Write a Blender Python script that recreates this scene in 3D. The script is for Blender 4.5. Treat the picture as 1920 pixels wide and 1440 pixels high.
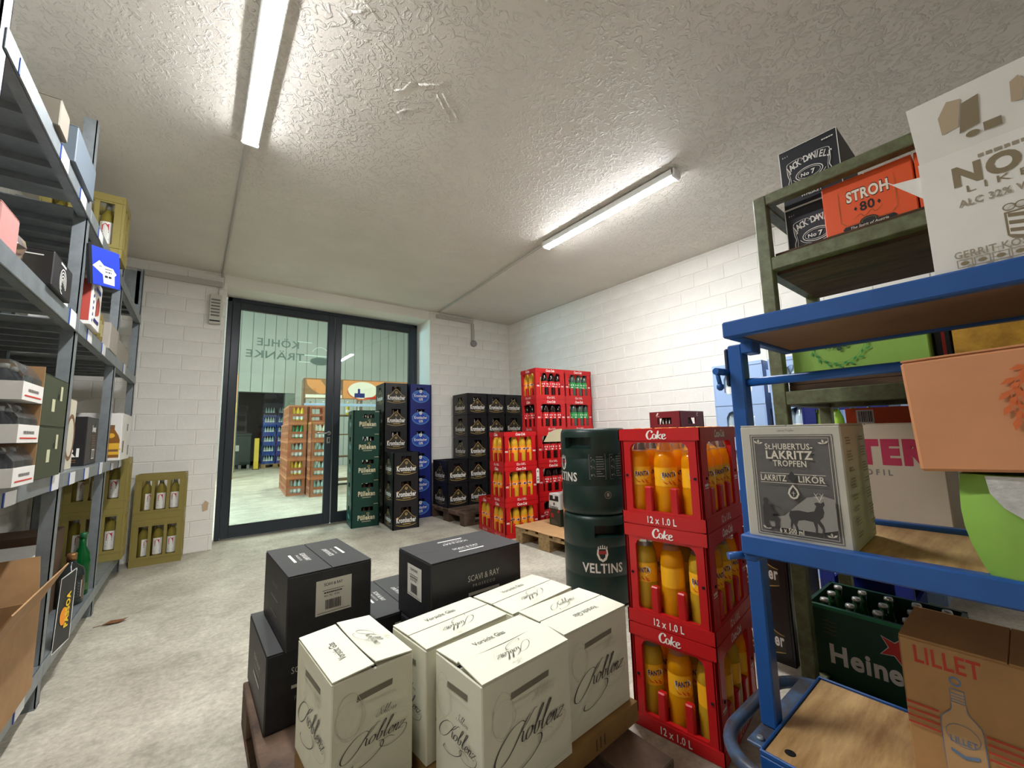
import bpy, math, random
from mathutils import Vector, Matrix, Euler
for _o in list(bpy.data.objects): bpy.data.objects.remove(_o, do_unlink=True)
SC = bpy.context.scene
COL = SC.collection
R = math.radians
random.seed(7)

# ------------------------------------------------------------------ camera, world, exposure
FPX, YAW, PITCH, ROLL, EYE = 750.53, .665322, .119094, -.025017, 1.05
_f = Vector((math.sin(YAW)*math.cos(PITCH), math.cos(YAW)*math.cos(PITCH), math.sin(PITCH)))
_r = Vector((math.cos(YAW), -math.sin(YAW), 0)); _u = _r.cross(_f)
_r2 = _r*math.cos(ROLL)+_u*math.sin(ROLL); _u2 = -_r*math.sin(ROLL)+_u*math.cos(ROLL)
cam = bpy.data.cameras.new('camera'); cam.sensor_width = 36; cam.lens = 36*FPX/1920; cam.clip_start = .02; cam.clip_end = 100
co = bpy.data.objects.new('camera', cam); COL.objects.link(co); SC.camera = co
_m = Matrix((( _r2.x,_u2.x,-_f.x,0),(_r2.y,_u2.y,-_f.y,0),(_r2.z,_u2.z,-_f.z,EYE),(0,0,0,1)))
co.matrix_world = _m
w = bpy.data.worlds.new('world'); SC.world = w; w.use_nodes = True
w.node_tree.nodes['Background'].inputs[0].default_value = (.6,.68,.7,1); w.node_tree.nodes['Background'].inputs[1].default_value = .02
SC.view_settings.view_transform = 'Standard'; SC.view_settings.look = 'None'
SC.view_settings.exposure = 0.56; SC.view_settings.gamma = 1; SC.view_settings.use_curve_mapping = False
LAMP = 152.0      # radiance of the two lit ceiling battens
HALL = 245.0      # radiance of the battens in the sales hall behind the glass door

# ------------------------------------------------------------------ materials
SHAPES={}
def lin(c):
    return tuple(((v/255)/12.92 if v/255 <= .04045 else ((v/255+.055)/1.055)**2.4) for v in c)+(1,)
_M = {}
def mat(name, c, rough=.55, metal=0, var=0, vscale=8, bump=0, bscale=60, trans=0, ior=1.45, emit=0, ecol=None, spec=.5, stretch=None, c2=None, transl=0):
    if name in _M: return _M[name]
    m = bpy.data.materials.new(name); m.use_nodes = True; _M[name] = m
    nt = m.node_tree; b = nt.nodes['Principled BSDF']; b.inputs['Base Color'].default_value = lin(c)
    b.inputs['Roughness'].default_value = rough; b.inputs['Metallic'].default_value = metal
    b.inputs['Transmission Weight'].default_value = trans; b.inputs['IOR'].default_value = ior
    b.inputs['Specular IOR Level'].default_value = spec
    if emit:
        b.inputs['Emission Color'].default_value = lin(ecol or c); b.inputs['Emission Strength'].default_value = emit
    L = nt.links; co_ = None
    if var or bump:
        tc = nt.nodes.new('ShaderNodeTexCoord'); mp = nt.nodes.new('ShaderNodeMapping'); L.new(tc.outputs['Object'], mp.inputs[0])
        if stretch: mp.inputs['Scale'].default_value = stretch
        co_ = mp.outputs[0]
    if var:
        n = nt.nodes.new('ShaderNodeTexNoise'); n.inputs['Scale'].default_value = vscale; n.inputs['Detail'].default_value = 6; n.inputs['Roughness'].default_value = .65
        L.new(co_, n.inputs['Vector'])
        r = nt.nodes.new('ShaderNodeValToRGB'); r.color_ramp.elements[0].position = .35; r.color_ramp.elements[1].position = .68
        d = c2 or tuple(max(0, v*(1-var)) for v in c)
        r.color_ramp.elements[0].color = lin(d); r.color_ramp.elements[1].color = lin(c)
        L.new(n.outputs[0], r.inputs[0]); L.new(r.outputs[0], b.inputs['Base Color'])
    if bump:
        n = nt.nodes.new('ShaderNodeTexNoise'); n.inputs['Scale'].default_value = bscale; n.inputs['Detail'].default_value = 4
        L.new(co_, n.inputs['Vector'])
        bp = nt.nodes.new('ShaderNodeBump'); bp.inputs['Strength'].default_value = bump; bp.inputs['Distance'].default_value = .004
        L.new(n.outputs[0], bp.inputs['Height']); L.new(bp.outputs[0], b.inputs['Normal'])
    if transl:
        t = nt.nodes.new('ShaderNodeBsdfTranslucent'); t.inputs[0].default_value = lin(c)
        mx = nt.nodes.new('ShaderNodeMixShader'); mx.inputs[0].default_value = transl
        L.new(b.outputs[0], mx.inputs[1]); L.new(t.outputs[0], mx.inputs[2]); L.new(mx.outputs[0], nt.nodes['Material Output'].inputs[0])
    return m
def thin_glass(name, tint, base=.06):
    if name in _M: return _M[name]
    m = bpy.data.materials.new(name); m.use_nodes = True; _M[name] = m; nt = m.node_tree; nt.nodes.clear(); L = nt.links
    o = nt.nodes.new('ShaderNodeOutputMaterial'); t = nt.nodes.new('ShaderNodeBsdfTransparent'); t.inputs[0].default_value = lin(tint)
    g = nt.nodes.new('ShaderNodeBsdfGlossy'); g.inputs['Roughness'].default_value = .02
    lw = nt.nodes.new('ShaderNodeLayerWeight'); pw = nt.nodes.new('ShaderNodeMath'); pw.operation = 'POWER'; pw.inputs[1].default_value = 5
    f = nt.nodes.new('ShaderNodeMath'); f.operation = 'MULTIPLY_ADD'; f.inputs[1].default_value = .95; f.inputs[2].default_value = .045
    L.new(lw.outputs['Facing'], pw.inputs[0]); L.new(pw.outputs[0], f.inputs[0])
    mx = nt.nodes.new('ShaderNodeMixShader'); L.new(f.outputs[0], mx.inputs[0]); L.new(t.outputs[0], mx.inputs[1]); L.new(g.outputs[0], mx.inputs[2]); L.new(mx.outputs[0], o.inputs[0])
    return m

# ------------------------------------------------------------------ mesh builder
class MB:
    def __init__(s): s.v=[]; s.f=[]; s.m=[]; s.s=[]
    def add(s, vs, fs, m=0, sm=False):
        b=len(s.v); s.v += [tuple(v) for v in vs]
        for f in fs: s.f.append(tuple(i+b for i in f)); s.m.append(m); s.s.append(sm)
        return s
    def box(s, x0,x1,y0,y1,z0,z1, m=0):
        v=[(x0,y0,z0),(x1,y0,z0),(x1,y1,z0),(x0,y1,z0),(x0,y0,z1),(x1,y0,z1),(x1,y1,z1),(x0,y1,z1)]
        return s.add(v,[(0,3,2,1),(4,5,6,7),(0,1,5,4),(1,2,6,5),(2,3,7,6),(3,0,4,7)],m)
    def rbox(s, x0,x1,y0,y1,z0,z1, r=.004, m=0):
        r=min(r,(x1-x0)/2.01,(y1-y0)/2.01,(z1-z0)/2.01)
        X=(x0,x1);Y=(y0,y1);Z=(z0,z1);v=[];idx={}
        for i in (0,1):
            for j in (0,1):
                for k in (0,1):
                    sx=r if i==0 else -r; sy=r if j==0 else -r; sz=r if k==0 else -r
                    for a,p in (('x',(X[i],Y[j]+sy,Z[k]+sz)),('y',(X[i]+sx,Y[j],Z[k]+sz)),('z',(X[i]+sx,Y[j]+sy,Z[k]))):
                        idx[(i,j,k,a)]=len(v); v.append(p)
        q=lambda i,j,k,a: idx[(i,j,k,a)]; f=[]
        for i in (0,1): f.append([q(i,0,0,'x'),q(i,1,0,'x'),q(i,1,1,'x'),q(i,0,1,'x')][::1 if i else -1])
        for j in (0,1): f.append([q(0,j,0,'y'),q(1,j,0,'y'),q(1,j,1,'y'),q(0,j,1,'y')][::-1 if j else 1])
        for k in (0,1): f.append([q(0,0,k,'z'),q(1,0,k,'z'),q(1,1,k,'z'),q(0,1,k,'z')][::1 if k else -1])
        for i in (0,1):
            for j in (0,1):
                f.append([q(i,j,0,'x'),q(i,j,1,'x'),q(i,j,1,'y'),q(i,j,0,'y')][::-1 if i==j else 1])
                f.append([q(i,0,j,'x'),q(i,1,j,'x'),q(i,1,j,'z'),q(i,0,j,'z')][::1 if i==j else -1])
                f.append([q(0,i,j,'y'),q(1,i,j,'y'),q(1,i,j,'z'),q(0,i,j,'z')][::-1 if i==j else 1])
        for i in (0,1):
            for j in (0,1):
                for k in (0,1):
                    f.append([q(i,j,k,'x'),q(i,j,k,'y'),q(i,j,k,'z')][::1 if (i+j+k)%2 else -1])
        return s.add(v,f,m)
    def lathe(s, prof, n=16, c=(0,0,0), m=0, caps=True, ms=None, sm=True):
        v=[];f=[];N=len(prof)
        for r,z in prof:
            for k in range(n):
                a=2*math.pi*k/n; v.append((c[0]+r*math.cos(a),c[1]+r*math.sin(a),c[2]+z))
        b=len(s.v); s.v+=v
        for i in range(N-1):
            for k in range(n):
                k2=(k+1)%n
                s.f.append((b+i*n+k,b+i*n+k2,b+(i+1)*n+k2,b+(i+1)*n+k)); s.m.append(ms[i] if ms else m); s.s.append(sm)
        if caps:
            s.f.append(tuple(b+k for k in range(n))[::-1]); s.m.append(ms[0] if ms else m); s.s.append(False)
            s.f.append(tuple(b+(N-1)*n+k for k in range(n))); s.m.append(ms[-1] if ms else m); s.s.append(False)
        return s
    def tube(s, pts, r, n=8, m=0, closed=False):
        pts=[Vector(p) for p in pts]; N=len(pts); v=[]
        up=None
        for i,p in enumerate(pts):
            a=pts[i-1] if (i>0 or closed) else p; c=pts[(i+1)%N] if (i<N-1 or closed) else p
            d=(c-a).normalized()
            if up is None: up=Vector((0,0,1)) if abs(d.z)<.9 else Vector((1,0,0))
            x=d.cross(up); x = x.normalized() if x.length>1e-6 else d.orthogonal().normalized()
            y=x.cross(d).normalized(); up=y
            for k in range(n):
                t=2*math.pi*k/n; v.append(tuple(p+x*r*math.cos(t)+y*r*math.sin(t)))
        f=[]
        for i in range(N if closed else N-1):
            for k in range(n):
                k2=(k+1)%n; j=(i+1)%N
                f.append((i*n+k,i*n+k2,j*n+k2,j*n+k))
        s.add(v,f,m,True)
        if not closed:
            b=len(s.v)-N*n
            s.f.append(tuple(b+k for k in range(n))[::-1]); s.m.append(m); s.s.append(False)
            s.f.append(tuple(b+(N-1)*n+k for k in range(n))); s.m.append(m); s.s.append(False)
        return s
    def prism(s, poly, axis, a0, a1, m=0):
        """poly 2-D in the two other axes (x: yz, y: xz, z: xy), extruded from a0 to a1"""
        def P(p,a): return (a,p[0],p[1]) if axis=='x' else ((p[0],a,p[1]) if axis=='y' else (p[0],p[1],a))
        n=len(poly); v=[P(p,a0) for p in poly]+[P(p,a1) for p in poly]
        f=[tuple(range(n)),tuple(range(2*n-1,n-1,-1))]+[(i,i+n,(i+1)%n+n,(i+1)%n) for i in range(n)]
        return s.add(v,f,m)
    def quad(s, a,b,c,d, m=0): return s.add([a,b,c,d],[(0,1,2,3)],m)
    def xform(s, M, start=0):
        for i in range(start,len(s.v)): s.v[i]=tuple(M@Vector(s.v[i]))
        return s
    def mesh(s, name, mats):
        me=bpy.data.meshes.new(name); me.from_pydata(s.v,[],s.f)
        for x in (mats if isinstance(mats,(list,tuple)) else [mats]): me.materials.append(x)
        me.polygons.foreach_set('material_index', s.m); me.polygons.foreach_set('use_smooth', s.s)
        me.update(); return me
    def obj(s, name, mats, parent=None, loc=(0,0,0), rz=0):
        return link(name, s.mesh(name,mats), parent, loc, rz)
def link(name, me, parent=None, loc=(0,0,0), rz=0):
    o=bpy.data.objects.new(name, me); COL.objects.link(o); o.location=loc
    if rz: o.rotation_euler=(0,0,rz)
    if parent: o.parent=parent
    return o
def tag(o, label=None, cat=None, group=None, kind=None):
    if label: o['label']=label
    if cat: o['category']=cat
    if group: o['group']=group
    if kind: o['kind']=kind
    return o
def thing(name, label, cat, loc=(0,0,0), rz=0, group=None):
    o=bpy.data.objects.new(name,None); COL.objects.link(o); o.location=loc; o.rotation_euler=(0,0,rz); o.empty_display_size=.05
    return tag(o,label,cat,group)
KIDS={}
def copy_tree(o, loc=None, rz=None, label=None, group=None, parent=None):
    c=o.copy(); COL.objects.link(c)
    if parent is not None: c.parent=parent
    if loc is not None: c.location=loc
    if rz is not None: c.rotation_euler=(0,0,rz)
    if label: c['label']=label
    if group: c['group']=group
    for ch in kids(o): copy_tree(ch, parent=c)
    return c
def kids(o): return [k for k in list(o.children)]

# ------------------------------------------------------------------ flat print: lettering, emblems, labels
_T={}
def text_geo(s, bold=0., shear=0.):
    k=(s,bold,shear)
    if k in _T: return _T[k]
    cu=bpy.data.curves.new('t','FONT'); cu.body=s; cu.size=1; cu.offset=bold; cu.shear=shear; cu.space_character=1+bold*3; cu.resolution_u=4 if bold>=.03 else 2; cu.fill_mode='BOTH'
    o=bpy.data.objects.new('t',cu); COL.objects.link(o)
    dg=bpy.context.evaluated_depsgraph_get(); me=bpy.data.meshes.new_from_object(o.evaluated_get(dg))
    v=[(p.co.x,p.co.y) for p in me.vertices]; f=[tuple(p.vertices) for p in me.polygons]
    bpy.data.objects.remove(o,do_unlink=True); bpy.data.curves.remove(cu); bpy.data.meshes.remove(me)
    if v:
        x0=min(p[0] for p in v); x1=max(p[0] for p in v)
    else: x0=x1=0
    _T[k]=(v,f,x0,x1); return _T[k]
CAP=.69
def catmull(pts, n=8):
    P=[Vector((p[0],p[1])) for p in pts]; P=[2*P[0]-P[1]]+P+[2*P[-1]-P[-2]]; out=[]
    for i in range(1,len(P)-2):
        for k in range(n):
            t=k/n; a,b,c,d=P[i-1],P[i],P[i+1],P[i+2]
            out.append(.5*((2*b)+(c-a)*t+(2*a-5*b+4*c-d)*t*t+(3*b-a-3*c+d)*t**3))
    out.append(P[-2]); return out
class Print:
    def __init__(s): s.v=[]; s.f=[]; s.m=[]; s.lay=0
    def _z(s): s.lay+=1; return s.lay*.00022+.0004
    def add(s, vs, fs, m, z=None):
        z=z or s._z(); b=len(s.v); s.v+=[(p[0],p[1],z) for p in vs]
        for f in fs: s.f.append(tuple(i+b for i in f)); s.m.append(m)
        return s
    def poly(s, pts, m): return s.add(pts,[tuple(range(len(pts)))],m)
    def rect(s,u0,v0,u1,v1,m): return s.poly([(u0,v0),(u1,v0),(u1,v1),(u0,v1)],m)
    def frame(s,u0,v0,u1,v1,t,m):
        z=s._z()
        for a in ((u0,v0,u1,v0+t),(u0,v1-t,u1,v1),(u0,v0+t,u0+t,v1-t),(u1-t,v0+t,u1,v1-t)):
            s.add([(a[0],a[1]),(a[2],a[1]),(a[2],a[3]),(a[0],a[3])],[(0,1,2,3)],m,z)
        return s
    def ell(s,u,v,a,b,m,n=20): return s.poly([(u+a*math.cos(2*math.pi*k/n),v+b*math.sin(2*math.pi*k/n)) for k in range(n)],m)
    def ring(s,u,v,a,b,t,m,n=28,t0=0,t1=360):
        P=[(u+a*math.cos(R(t0+(t1-t0)*k/n)),v+b*math.sin(R(t0+(t1-t0)*k/n))) for k in range(n+1)]
        Q=[(u+(a-t)*math.cos(R(t0+(t1-t0)*k/n)),v+(b-t)*math.sin(R(t0+(t1-t0)*k/n))) for k in range(n+1)]
        return s.add(P+Q,[(k,k+1,n+2+k,n+1+k) for k in range(n)],m)
    def text(s, t, u, v, h, m, al='c', rot=0, bold=0, shear=0, sx=1., width=None):
        vv,f,x0,x1=text_geo(t,bold,shear); k=h/CAP; W=(x1-x0)*k*sx
        if width: sx*=width/W; W=width
        off={'c':-W/2,'l':0,'r':-W}[al]; c,sn=math.cos(R(rot)),math.sin(R(rot)); P=[]
        for p in vv:
            a=(p[0]-x0)*k*sx+off; b=p[1]*k; P.append((u+a*c-b*sn, v+a*sn+b*c))
        return s.add(P,f,m)
    def stroke(s, pts, w0, w1, m, n=7, xf=None, uniform=False):
        """calligraphic ribbon: w0 on hairlines, w1 on down strokes"""
        P=catmull(pts,n)
        if xf: P=[Vector(xf(p.x,p.y)) for p in P]
        L=[];Q=[]
        for i,p in enumerate(P):
            d=(P[min(i+1,len(P)-1)]-P[max(i-1,0)])
            if d.length<1e-9: d=Vector((1,0))
            d.normalize(); nn=Vector((-d.y,d.x)); e=min(1,min(i,len(P)-1-i)/3)
            wd=(w0+(w1-w0)*(abs(d.y)**2.2 if not uniform else 1))*(.45+.55*e)/2
            L.append(p+nn*wd); Q.append(p-nn*wd)
        N=len(P); return s.add(L+Q,[(k,N+k,N+k+1,k+1) for k in range(N-1)],m)
    def lines(s,u,v,wd,h,m,seed=0):
        """small print too fine to read: a row of short dashes"""
        rn=random.Random(seed+int(abs(u*977)+abs(v*613)*10)); x=u-wd/2; z=s._z()
        while x<u+wd/2-.001:
            b=min(rn.uniform(.6,1.8)*h,u+wd/2-x); s.add([(x,v),(x+b,v),(x+b,v+h),(x,v+h)],[(0,1,2,3)],m,z); x+=b+h*.35
        return s
    def barcode(s,u,v,wd,h,m,n=14,seed=1):
        rn=random.Random(seed); x=u; z=s._z()
        while x<u+wd:
            b=wd/n*rn.uniform(.3,.8); s.add([(x,v),(x+b,v),(x+b,v+h),(x,v+h)],[(0,1,2,3)],m,z); x+=b+wd/n*rn.uniform(.3,.6)
        return s
    def mesh(s,name,mats,cyl=None):
        vs=s.v
        if cyl: vs=[((cyl+z)*math.sin(u/cyl),v,(cyl+z)*math.cos(u/cyl)-cyl) for u,v,z in s.v]
        me=bpy.data.meshes.new(name); me.from_pydata(vs,[],s.f)
        for x in mats: me.materials.append(x)
        me.polygons.foreach_set('material_index',s.m); me.update(); return me
    def put(s,name,mats,parent,o,right,up,cyl=None,label=None):
        ob=link(name,s.mesh(name,mats,cyl),parent); r=Vector(right).normalized(); u=Vector(up).normalized(); n=r.cross(u)
        ob.matrix_local=Matrix(((r.x,u.x,n.x,o[0]),(r.y,u.y,n.y,o[1]),(r.z,u.z,n.z,o[2]),(0,0,0,1)))
        if label: ob['label']=label
        return ob
def face(w,d,h,f):
    """origin at the bottom centre of a face of a box centred on x,y with z from 0, its right and up axes seen from outside"""
    return {'-y':((0,-d/2,0),(1,0,0),(0,0,1)),'+y':((0,d/2,0),(-1,0,0),(0,0,1)),'-x':((-w/2,0,0),(0,-1,0),(0,0,1)),'+x':((w/2,0,0),(0,1,0),(0,0,1)),'top':((0,0,h),(1,0,0),(0,1,0))}[f]
ORD=['','lowest','second up','third up','fourth up','fifth up','sixth up','seventh up','eighth up']
# ------------------------------------------------------------------ shared materials
WALLP=mat('painted_block',(243,240,231),.6,var=.05,vscale=3,bump=.25,bscale=90)
MORT=mat('painted_joint',(238,235,225),.7)
CEILM=mat('stucco',(234,228,217),.5,var=.04,vscale=2)
_nt=CEILM.node_tree; _b=_nt.nodes['Principled BSDF']
_tc=_nt.nodes.new('ShaderNodeTexCoord')
_n1=_nt.nodes.new('ShaderNodeTexNoise'); _n1.inputs['Scale'].default_value=23; _n1.inputs['Detail'].default_value=3; _n1.inputs['Distortion'].default_value=1.6
_v1=_nt.nodes.new('ShaderNodeTexNoise'); _v1.inputs['Scale'].default_value=52; _v1.inputs['Detail'].default_value=2; _v1.inputs['Distortion'].default_value=.8
_cr=_nt.nodes.new('ShaderNodeValToRGB'); _cr.color_ramp.elements[0].position=.5; _cr.color_ramp.elements[1].position=.62
_ad=_nt.nodes.new('ShaderNodeMath'); _ad.operation='MULTIPLY_ADD'; _ad.inputs[1].default_value=.35
# the far third of the ceiling was left smooth: fade of the stucco relief along the room
_sep=_nt.nodes.new('ShaderNodeSeparateXYZ'); _mr=_nt.nodes.new('ShaderNodeMapRange'); _mr.inputs[1].default_value=3.9; _mr.inputs[2].default_value=2.4; _mr.inputs[3].default_value=.06; _mr.inputs[4].default_value=1
_bp=_nt.nodes.new('ShaderNodeBump'); _bp.inputs['Distance'].default_value=.0045
for a,b_ in ((_tc.outputs['Object'],_n1.inputs['Vector']),(_tc.outputs['Object'],_v1.inputs['Vector']),(_n1.outputs[0],_cr.inputs[0]),(_v1.outputs[0],_ad.inputs[0]),(_cr.outputs[0],_ad.inputs[2]),(_ad.outputs[0],_bp.inputs['Height']),(_bp.outputs[0],_b.inputs['Normal']),(_tc.outputs['Object'],_sep.inputs[0]),(_sep.outputs[1],_mr.inputs[0]),(_mr.outputs[0],_bp.inputs['Strength'])):
    _nt.links.new(a,b_)
FLOORM=mat('screed',(206,198,180),.6,var=.26,vscale=2.2,bump=.3,bscale=40,c2=(172,163,147))
_nt=FLOORM.node_tree; _b=_nt.nodes['Principled BSDF']; _src=_b.inputs['Base Color'].links[0].from_socket
_tc=_nt.nodes.new('ShaderNodeTexCoord'); _na=_nt.nodes.new('ShaderNodeTexNoise'); _na.inputs['Scale'].default_value=42; _na.inputs['Detail'].default_value=5; _na.inputs['Roughness'].default_value=.7
_ra=_nt.nodes.new('ShaderNodeMapRange'); _ra.inputs[1].default_value=.35; _ra.inputs[2].default_value=.65; _ra.inputs[3].default_value=.74; _ra.inputs[4].default_value=1.08
_nb=_nt.nodes.new('ShaderNodeTexNoise'); _nb.inputs['Scale'].default_value=5.5; _nb.inputs['Detail'].default_value=8; _nb.inputs['Distortion'].default_value=1.2
_rb=_nt.nodes.new('ShaderNodeMapRange'); _rb.inputs[1].default_value=.36; _rb.inputs[2].default_value=.48; _rb.inputs[3].default_value=.86; _rb.inputs[4].default_value=1.0
_mu=_nt.nodes.new('ShaderNodeMath'); _mu.operation='MULTIPLY'; _mx=_nt.nodes.new('ShaderNodeMix'); _mx.data_type='RGBA'; _mx.blend_type='MULTIPLY'; _mx.inputs[0].default_value=1
for a,b_ in ((_tc.outputs['Object'],_na.inputs['Vector']),(_tc.outputs['Object'],_nb.inputs['Vector']),(_na.outputs[0],_ra.inputs[0]),(_nb.outputs[0],_rb.inputs[0]),(_ra.outputs[0],_mu.inputs[0]),(_rb.outputs[0],_mu.inputs[1]),(_src,_mx.inputs[6]),(_mu.outputs[0],_mx.inputs[7]),(_mx.outputs[2],_b.inputs['Base Color'])): _nt.links.new(a,b_)
ANTH=mat('anthracite_frame',(44,50,58),.32)
GLASS=thin_glass('pane_glass',(240,246,242))
STEEL=mat('galvanised',(150,157,160),.42,metal=.55,var=.12,vscale=14)
PVC=mat('pvc_grey',(188,184,174),.5)
WHITE=mat('white_enamel',(232,232,228),.4)
LIT=mat('lit_diffuser',(255,252,240),.5,emit=LAMP,ecol=(250,252,255))
HLIT=mat('hall_diffuser',(255,252,240),.5,emit=HALL,ecol=(250,255,246))
PLY=mat('plywood',(196,160,106),.6,var=.3,vscale=5,stretch=(1,6,6),c2=(150,112,66))
PALW=mat('pallet_wood',(186,152,104),.75,var=.3,vscale=6,stretch=(1,5,5),bump=.4)
PALD=mat('old_pallet_wood',(112,88,70),.8,var=.4,vscale=6,bump=.5)
CARD=mat('cardboard',(192,150,104),.75,var=.08,vscale=10)
BLACK=mat('black_plastic',(26,26,28),.4)
DARK=mat('dark_void',(10,10,11),.8)
WHT=mat('print_white',(236,234,226),.6)
GOLD=mat('print_gold',(190,160,92),.45)
GREY=mat('print_grey',(120,118,112),.6)
INK=mat('print_ink',(28,27,28),.6)
CAPM=mat('crown_cap',(206,204,196),.3,metal=.6)
BRN=mat('brown_glass',(46,24,10),.12)
GRN=mat('green_glass',(18,70,34),.1)
CLR=mat('clear_glass',(232,238,234),.04,trans=1,ior=1.3)

XL,XR,YB,YF,ZC=-1.03,3.826,4.934,-1.7,2.745
DX0,DX1,DZ,YD=.165,2.452,2.625,5.31       # door opening, door plane
# ------------------------------------------------------------------ setting
MB().box(-4,10,YF-.2,24,-.1,0).obj('floor',FLOORM)['kind']='structure'
ce=MB().box(XL-.1,XR+.1,YF-.1,5.40,ZC,ZC+.12).obj('ceiling',CEILM); ce['kind']='structure'
def ridge(pts,r=.008):
    m=MB(); m.tube([(p[0],p[1],ZC+r*.45) for p in pts],r,8); m.obj('plaster_ridge',CEILM,ce)
# raised rims left in the plaster: an H-like mark and an angled bracket-like mark
for P in [[(0.371, 1.513), (0.422, 1.533)], [(0.4, 1.492), (0.423, 1.474), (0.444, 1.451)], [(0.424, 1.423), (0.497, 1.455)], [(0.68, 1.751), (0.714, 1.718), (0.723, 1.662), (0.758, 1.648)], [(0.758, 1.648), (0.842, 1.593), (0.852, 1.559)], [(0.86, 1.646), (1.002, 1.762)], [(0.879, 1.624), (1.026, 1.735)], [(0.99, 1.771), (1.026, 1.735)], [(0.745, 1.877), (0.769, 1.829), (0.816, 1.799)]]: ridge(P,.008)
ridge([(.9,3.35),(1.5,3.28),(1.9,3.1)],.0025); ridge([(1.1,3.6),(1.8,3.3)],.002); ridge([(2.3,3.1),(2.7,2.85)],.0025)

BW,BH,BJ=.29,.143,.006
def brick_mesh(w,h,d=.0055):
    b=.0035; m=MB()
    v=[(-w/2,0,-h/2),(w/2,0,-h/2),(w/2,0,h/2),(-w/2,0,h/2),(-w/2,-d+b,-h/2),(w/2,-d+b,-h/2),(w/2,-d+b,h/2),(-w/2,-d+b,h/2),(-w/2+b,-d,-h/2+b),(w/2-b,-d,-h/2+b),(w/2-b,-d,h/2-b),(-w/2+b,-d,h/2-b)]
    m.add(v,[(8,9,10,11)]+[(i,(i+1)%4,(i+1)%4+4,i+4) for i in range(4)]+[(i+4,(i+1)%4+4,(i+1)%4+8,i+8) for i in range(4)])
    return m.mesh('brick',WALLP)
_BM={}
def bricks(parent, u0,u1,z1, place, rz, keep=None, z0=0.0):
    """running bond of painted blocks on a wall face; place(u,z)->(x,y,z)"""
    rest=MB(); row=0; z=z0; rn=random.Random(int(abs(u0)*100)+3)
    while z<z1-.02:
        h=min(BH,z1-z); u=u0-(BW/2 if row%2 else 0)
        while u<u1-.001:
            a,b=max(u,u0),min(u+BW,u1)
            if b-a>.03:
                w_=round(b-a-BJ,3); hh=round(h-BJ,3); p=place((a+b)/2,z+h/2)
                if keep is None or keep((a+b)/2,z+h/2):
                    k=(w_,hh)
                    if k not in _BM: _BM[k]=brick_mesh(w_,hh)
                    o=link('brick',_BM[k],parent,p,rz); o.rotation_euler=(R(rn.uniform(-.25,.25)),0,rz+R(rn.uniform(-.2,.2)))
                else:
                    mm=Matrix.Translation(p)@Matrix.Rotation(rz,4,'Z'); n0=len(rest.v)
                    rest.box(-w_/2,w_/2,-.008,.001,-hh/2,hh/2); rest.xform(mm,n0)
            u+=BW
        z+=BH; row+=1
    if rest.v: rest.obj('brickwork',WALLP,parent)['kind']='stuff'
wb=MB().box(XL-.2,DX0,YB,YD+.12,0,ZC).box(DX1,XR+.2,YB,YD+.12,0,ZC).box(DX0,DX1,YB+.02,YD+.12,DZ,ZC).obj('wall_back',MORT); wb['kind']='structure'
bricks(wb,XL,DX0,ZC,lambda u,z:(u,YB,z),0); bricks(wb,DX1,XR,ZC,lambda u,z:(u,YB,z),0)
wr=MB().box(XR,XR+.2,YF-.2,YB,0,ZC).obj('wall_right',MORT); wr['kind']='structure'
bricks(wr,-YB,-YF,ZC,lambda u,z:(XR,-u,z),R(-90),keep=lambda u,z:-u>1.15 and z>.1)
wl=MB().box(XL-.2,XL,YF-.2,YB,0,ZC).obj('wall_left',MORT); wl['kind']='structure'
bricks(wl,YF,YB,ZC,lambda u,z:(XL,u,z),R(90),keep=lambda u,z:u>2.4)
MB().box(XL-.2,XR+.2,YF-.2,YF,0,ZC).obj('wall_front',WALLP)['kind']='structure'
# worn, stained plaster patch beside the door
sm=mat('bare_brick_chip',(196,170,140),.8)
m=MB(); m.prism([(-.02,-.05),(.015,-.04),(.02,.03),(-.005,.05),(-.03,.01)],'y',-.002,0); m.obj('chipped_patch',sm,wb,(.10,YB-.008,.42))

# ---- glass double door in an anthracite frame
door=thing('door_1',None,None,(0,YD,0)); door['kind']='structure'
del_=[k for k in ('label','category') if k in door.keys()]
for k in del_: del door[k]
X0,X1,XM=.19,2.438,1.315
f=MB()
f.rbox(X0,X0+.045,0,.07,0,2.62).rbox(X1-.045,X1,0,.07,0,2.62).rbox(X0,X1,0,.07,2.575,2.62)
f.obj('door_frame',ANTH,door)
def leaf(a,b,left,nm='door_leaf'):
    m=MB(); S=.072
    m.rbox(a,a+S,-.012,.06,.012,2.573,.003); m.rbox(b-S,b,-.012,.06,.012,2.573,.003)
    m.rbox(a+S,b-S,-.012,.06,.012,.132,.003); m.rbox(a+S,b-S,-.012,.06,2.50,2.573,.003)
    o=m.obj(nm,ANTH,door)
    gk=MB(); t=.006
    for q in ((a+S,b-S,.132,.132+t),(a+S,b-S,2.5-t,2.5),): gk.box(q[0],q[1],-.006,.02,q[2],q[3])
    for q in ((a+S,a+S+t),(b-S-t,b-S)): gk.box(q[0],q[1],-.006,.02,.132+t,2.5-t)
    gk.obj('gasket',BLACK,o)
    MB().box(a+S+.001,b-S-.001,.018,.026,.133,2.499).obj('pane',GLASS,o)
    return o
l1=leaf(.237,1.310,True); l2=leaf(1.322,2.391,False)
m=MB(); m.lathe([(.024,0),(.026,.004),(.026,.010)],16); m.xform(Matrix.Translation((1.272,-.012,1.09))@Matrix.Rotation(R(90),4,'X'))
m.tube([(1.272,-.02,1.09),(1.272,-.055,1.09),(1.262,-.062,1.09),(1.13,-.062,1.09)],.0095,10); m.obj('door_handle',mat('brushed_steel',(190,190,186),.25,metal=1),l1)
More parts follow.
